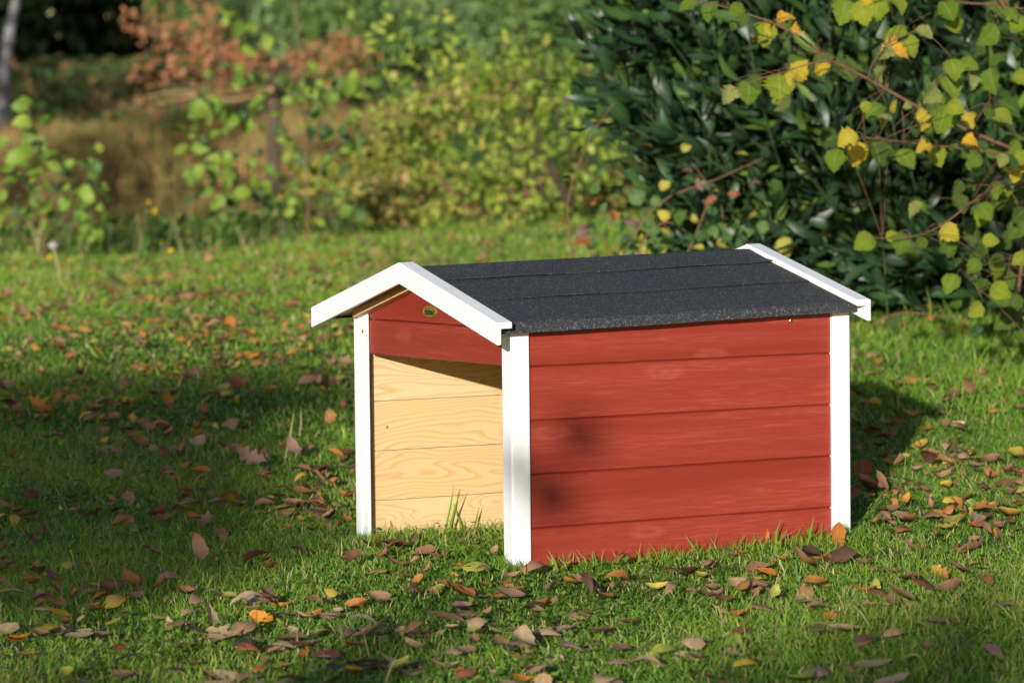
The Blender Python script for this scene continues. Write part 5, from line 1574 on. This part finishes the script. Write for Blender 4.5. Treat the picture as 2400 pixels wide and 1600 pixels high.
# unseen sapling added behind the camera so its leaves throw soft spots on the red wall
sh3 = mk_empty('shade_spot_sapling', (-2.1, -3.3, Hs(-2.1, -3.3))); tag(sh3, 'added unseen sapling behind the camera, its few leaves casting soft shade spots', 'sapling')
sp = smooth_path([(-2.1, -3.3, -.05), (-2.08, -3.3, .9), (-1.98, -3.25, 1.7), (-1.84, -3.15, 2.14), (-1.78, -3.12, 2.3)], 4)
V, F = tube(sp, [.008 - .006 * i / (len(sp) - 1) for i in range(len(sp))], 5); child(mesh_from('trunk', V, F, M['bark']), sh3)
sm_ = template_meshes([T_alder[0], T_fallen[0]], M['alder'])
tgt = np.array([(-1.776, -3.13, 2.19), (-1.805, -3.147, 2.078), (-1.903, -3.202, 2.157)])
make_leaf_objs(sh3, sm_, tgt - np.array([0, 0, .045]), frames(np.array([(.2, 0, 1.), (-.3, 0, 1.), (.1, 0, 1.)]), np.tile(np.array(t_sun), (3, 1)), np.array([.105, .115, .085])), None, [0, 0, 0])


def conifer(x, y, hgt, rad, lab, grp, n=5200, leaf=.5):
    gz_ = Hs(x, y)
    root = mk_empty('conifer_tree', (x, y, gz_)); tag(root, lab, 'tree', grp)
    V, F = tube([(x, y, gz_ - .2), (x, y, gz_ + hgt * .5), (x + .1, y, gz_ + hgt)], [.22, .15, .03], 7); child(mesh_from('trunk', V, F, M['trunk']), root)
    h = rng.random(n) ** 1.25 * hgt * .95; a = rng.random(n) * 2 * PI; rr_ = (rad * (1 - h / (hgt * 1.05)) + .15) * rng.random(n) ** .4
    P = np.stack([x + np.cos(a) * rr_, y + np.sin(a) * rr_, gz_ + .1 + h - rr_ * .15], 1)
    D = np.stack([np.cos(a), np.sin(a), -.35 + rng.normal(0, .3, n)], 1)
    Mx = frames(D, np.stack([rng.normal(0, .3, n), rng.normal(0, .3, n), np.ones(n)], 1), rng.uniform(leaf * .7, leaf * 1.2, n))
    child(scatter('crown', T_small, Mx, P, rng.random(n), mw), root)['kind'] = 'stuff'


for (x, y, lab) in ((-11.5, 34, 'added unseen conifer shading the far bank, nearest the camera'), (-15.0, 45, 'added unseen conifer shading the far bank, second from the camera'), (-16.5, 61, 'added unseen conifer shading the far bank, farthest from the camera')):
    conifer(x, y, 13, 3.3, lab, 'conifers added to shade the far bank', 1500, .6)  # unseen trees, added only to put the far bank in shade

# ------------------------------------------------------------------ tell look-alikes apart by their distance from the near white post
ORD = ['nearest', 'second nearest', 'third nearest', 'fourth nearest', 'fifth nearest', 'sixth nearest', 'seventh nearest', 'eighth nearest', 'ninth nearest', 'tenth nearest']
byl = {}
for o in bpy.data.objects:
    if o.get('label') and o.parent is None: byl.setdefault(o['label'], []).append(o)
for lab, obs_ in byl.items():
    if len(obs_) > 1:
        loc = lambda o: o.location if o.type == 'EMPTY' or o.location.length > .01 else o.data.vertices[0].co
        obs_.sort(key=lambda o: (Vector(loc(o)) - NEAR).length)
        for k, o in enumerate(obs_):
            o['label'] = lab.replace('upturned ', '').replace('on the shaded lawn past', 'past').replace('the garage and ', 'garage and ') + ', ' + (ORD[k] if k < 10 else f'number {k + 1}') + ' the post'
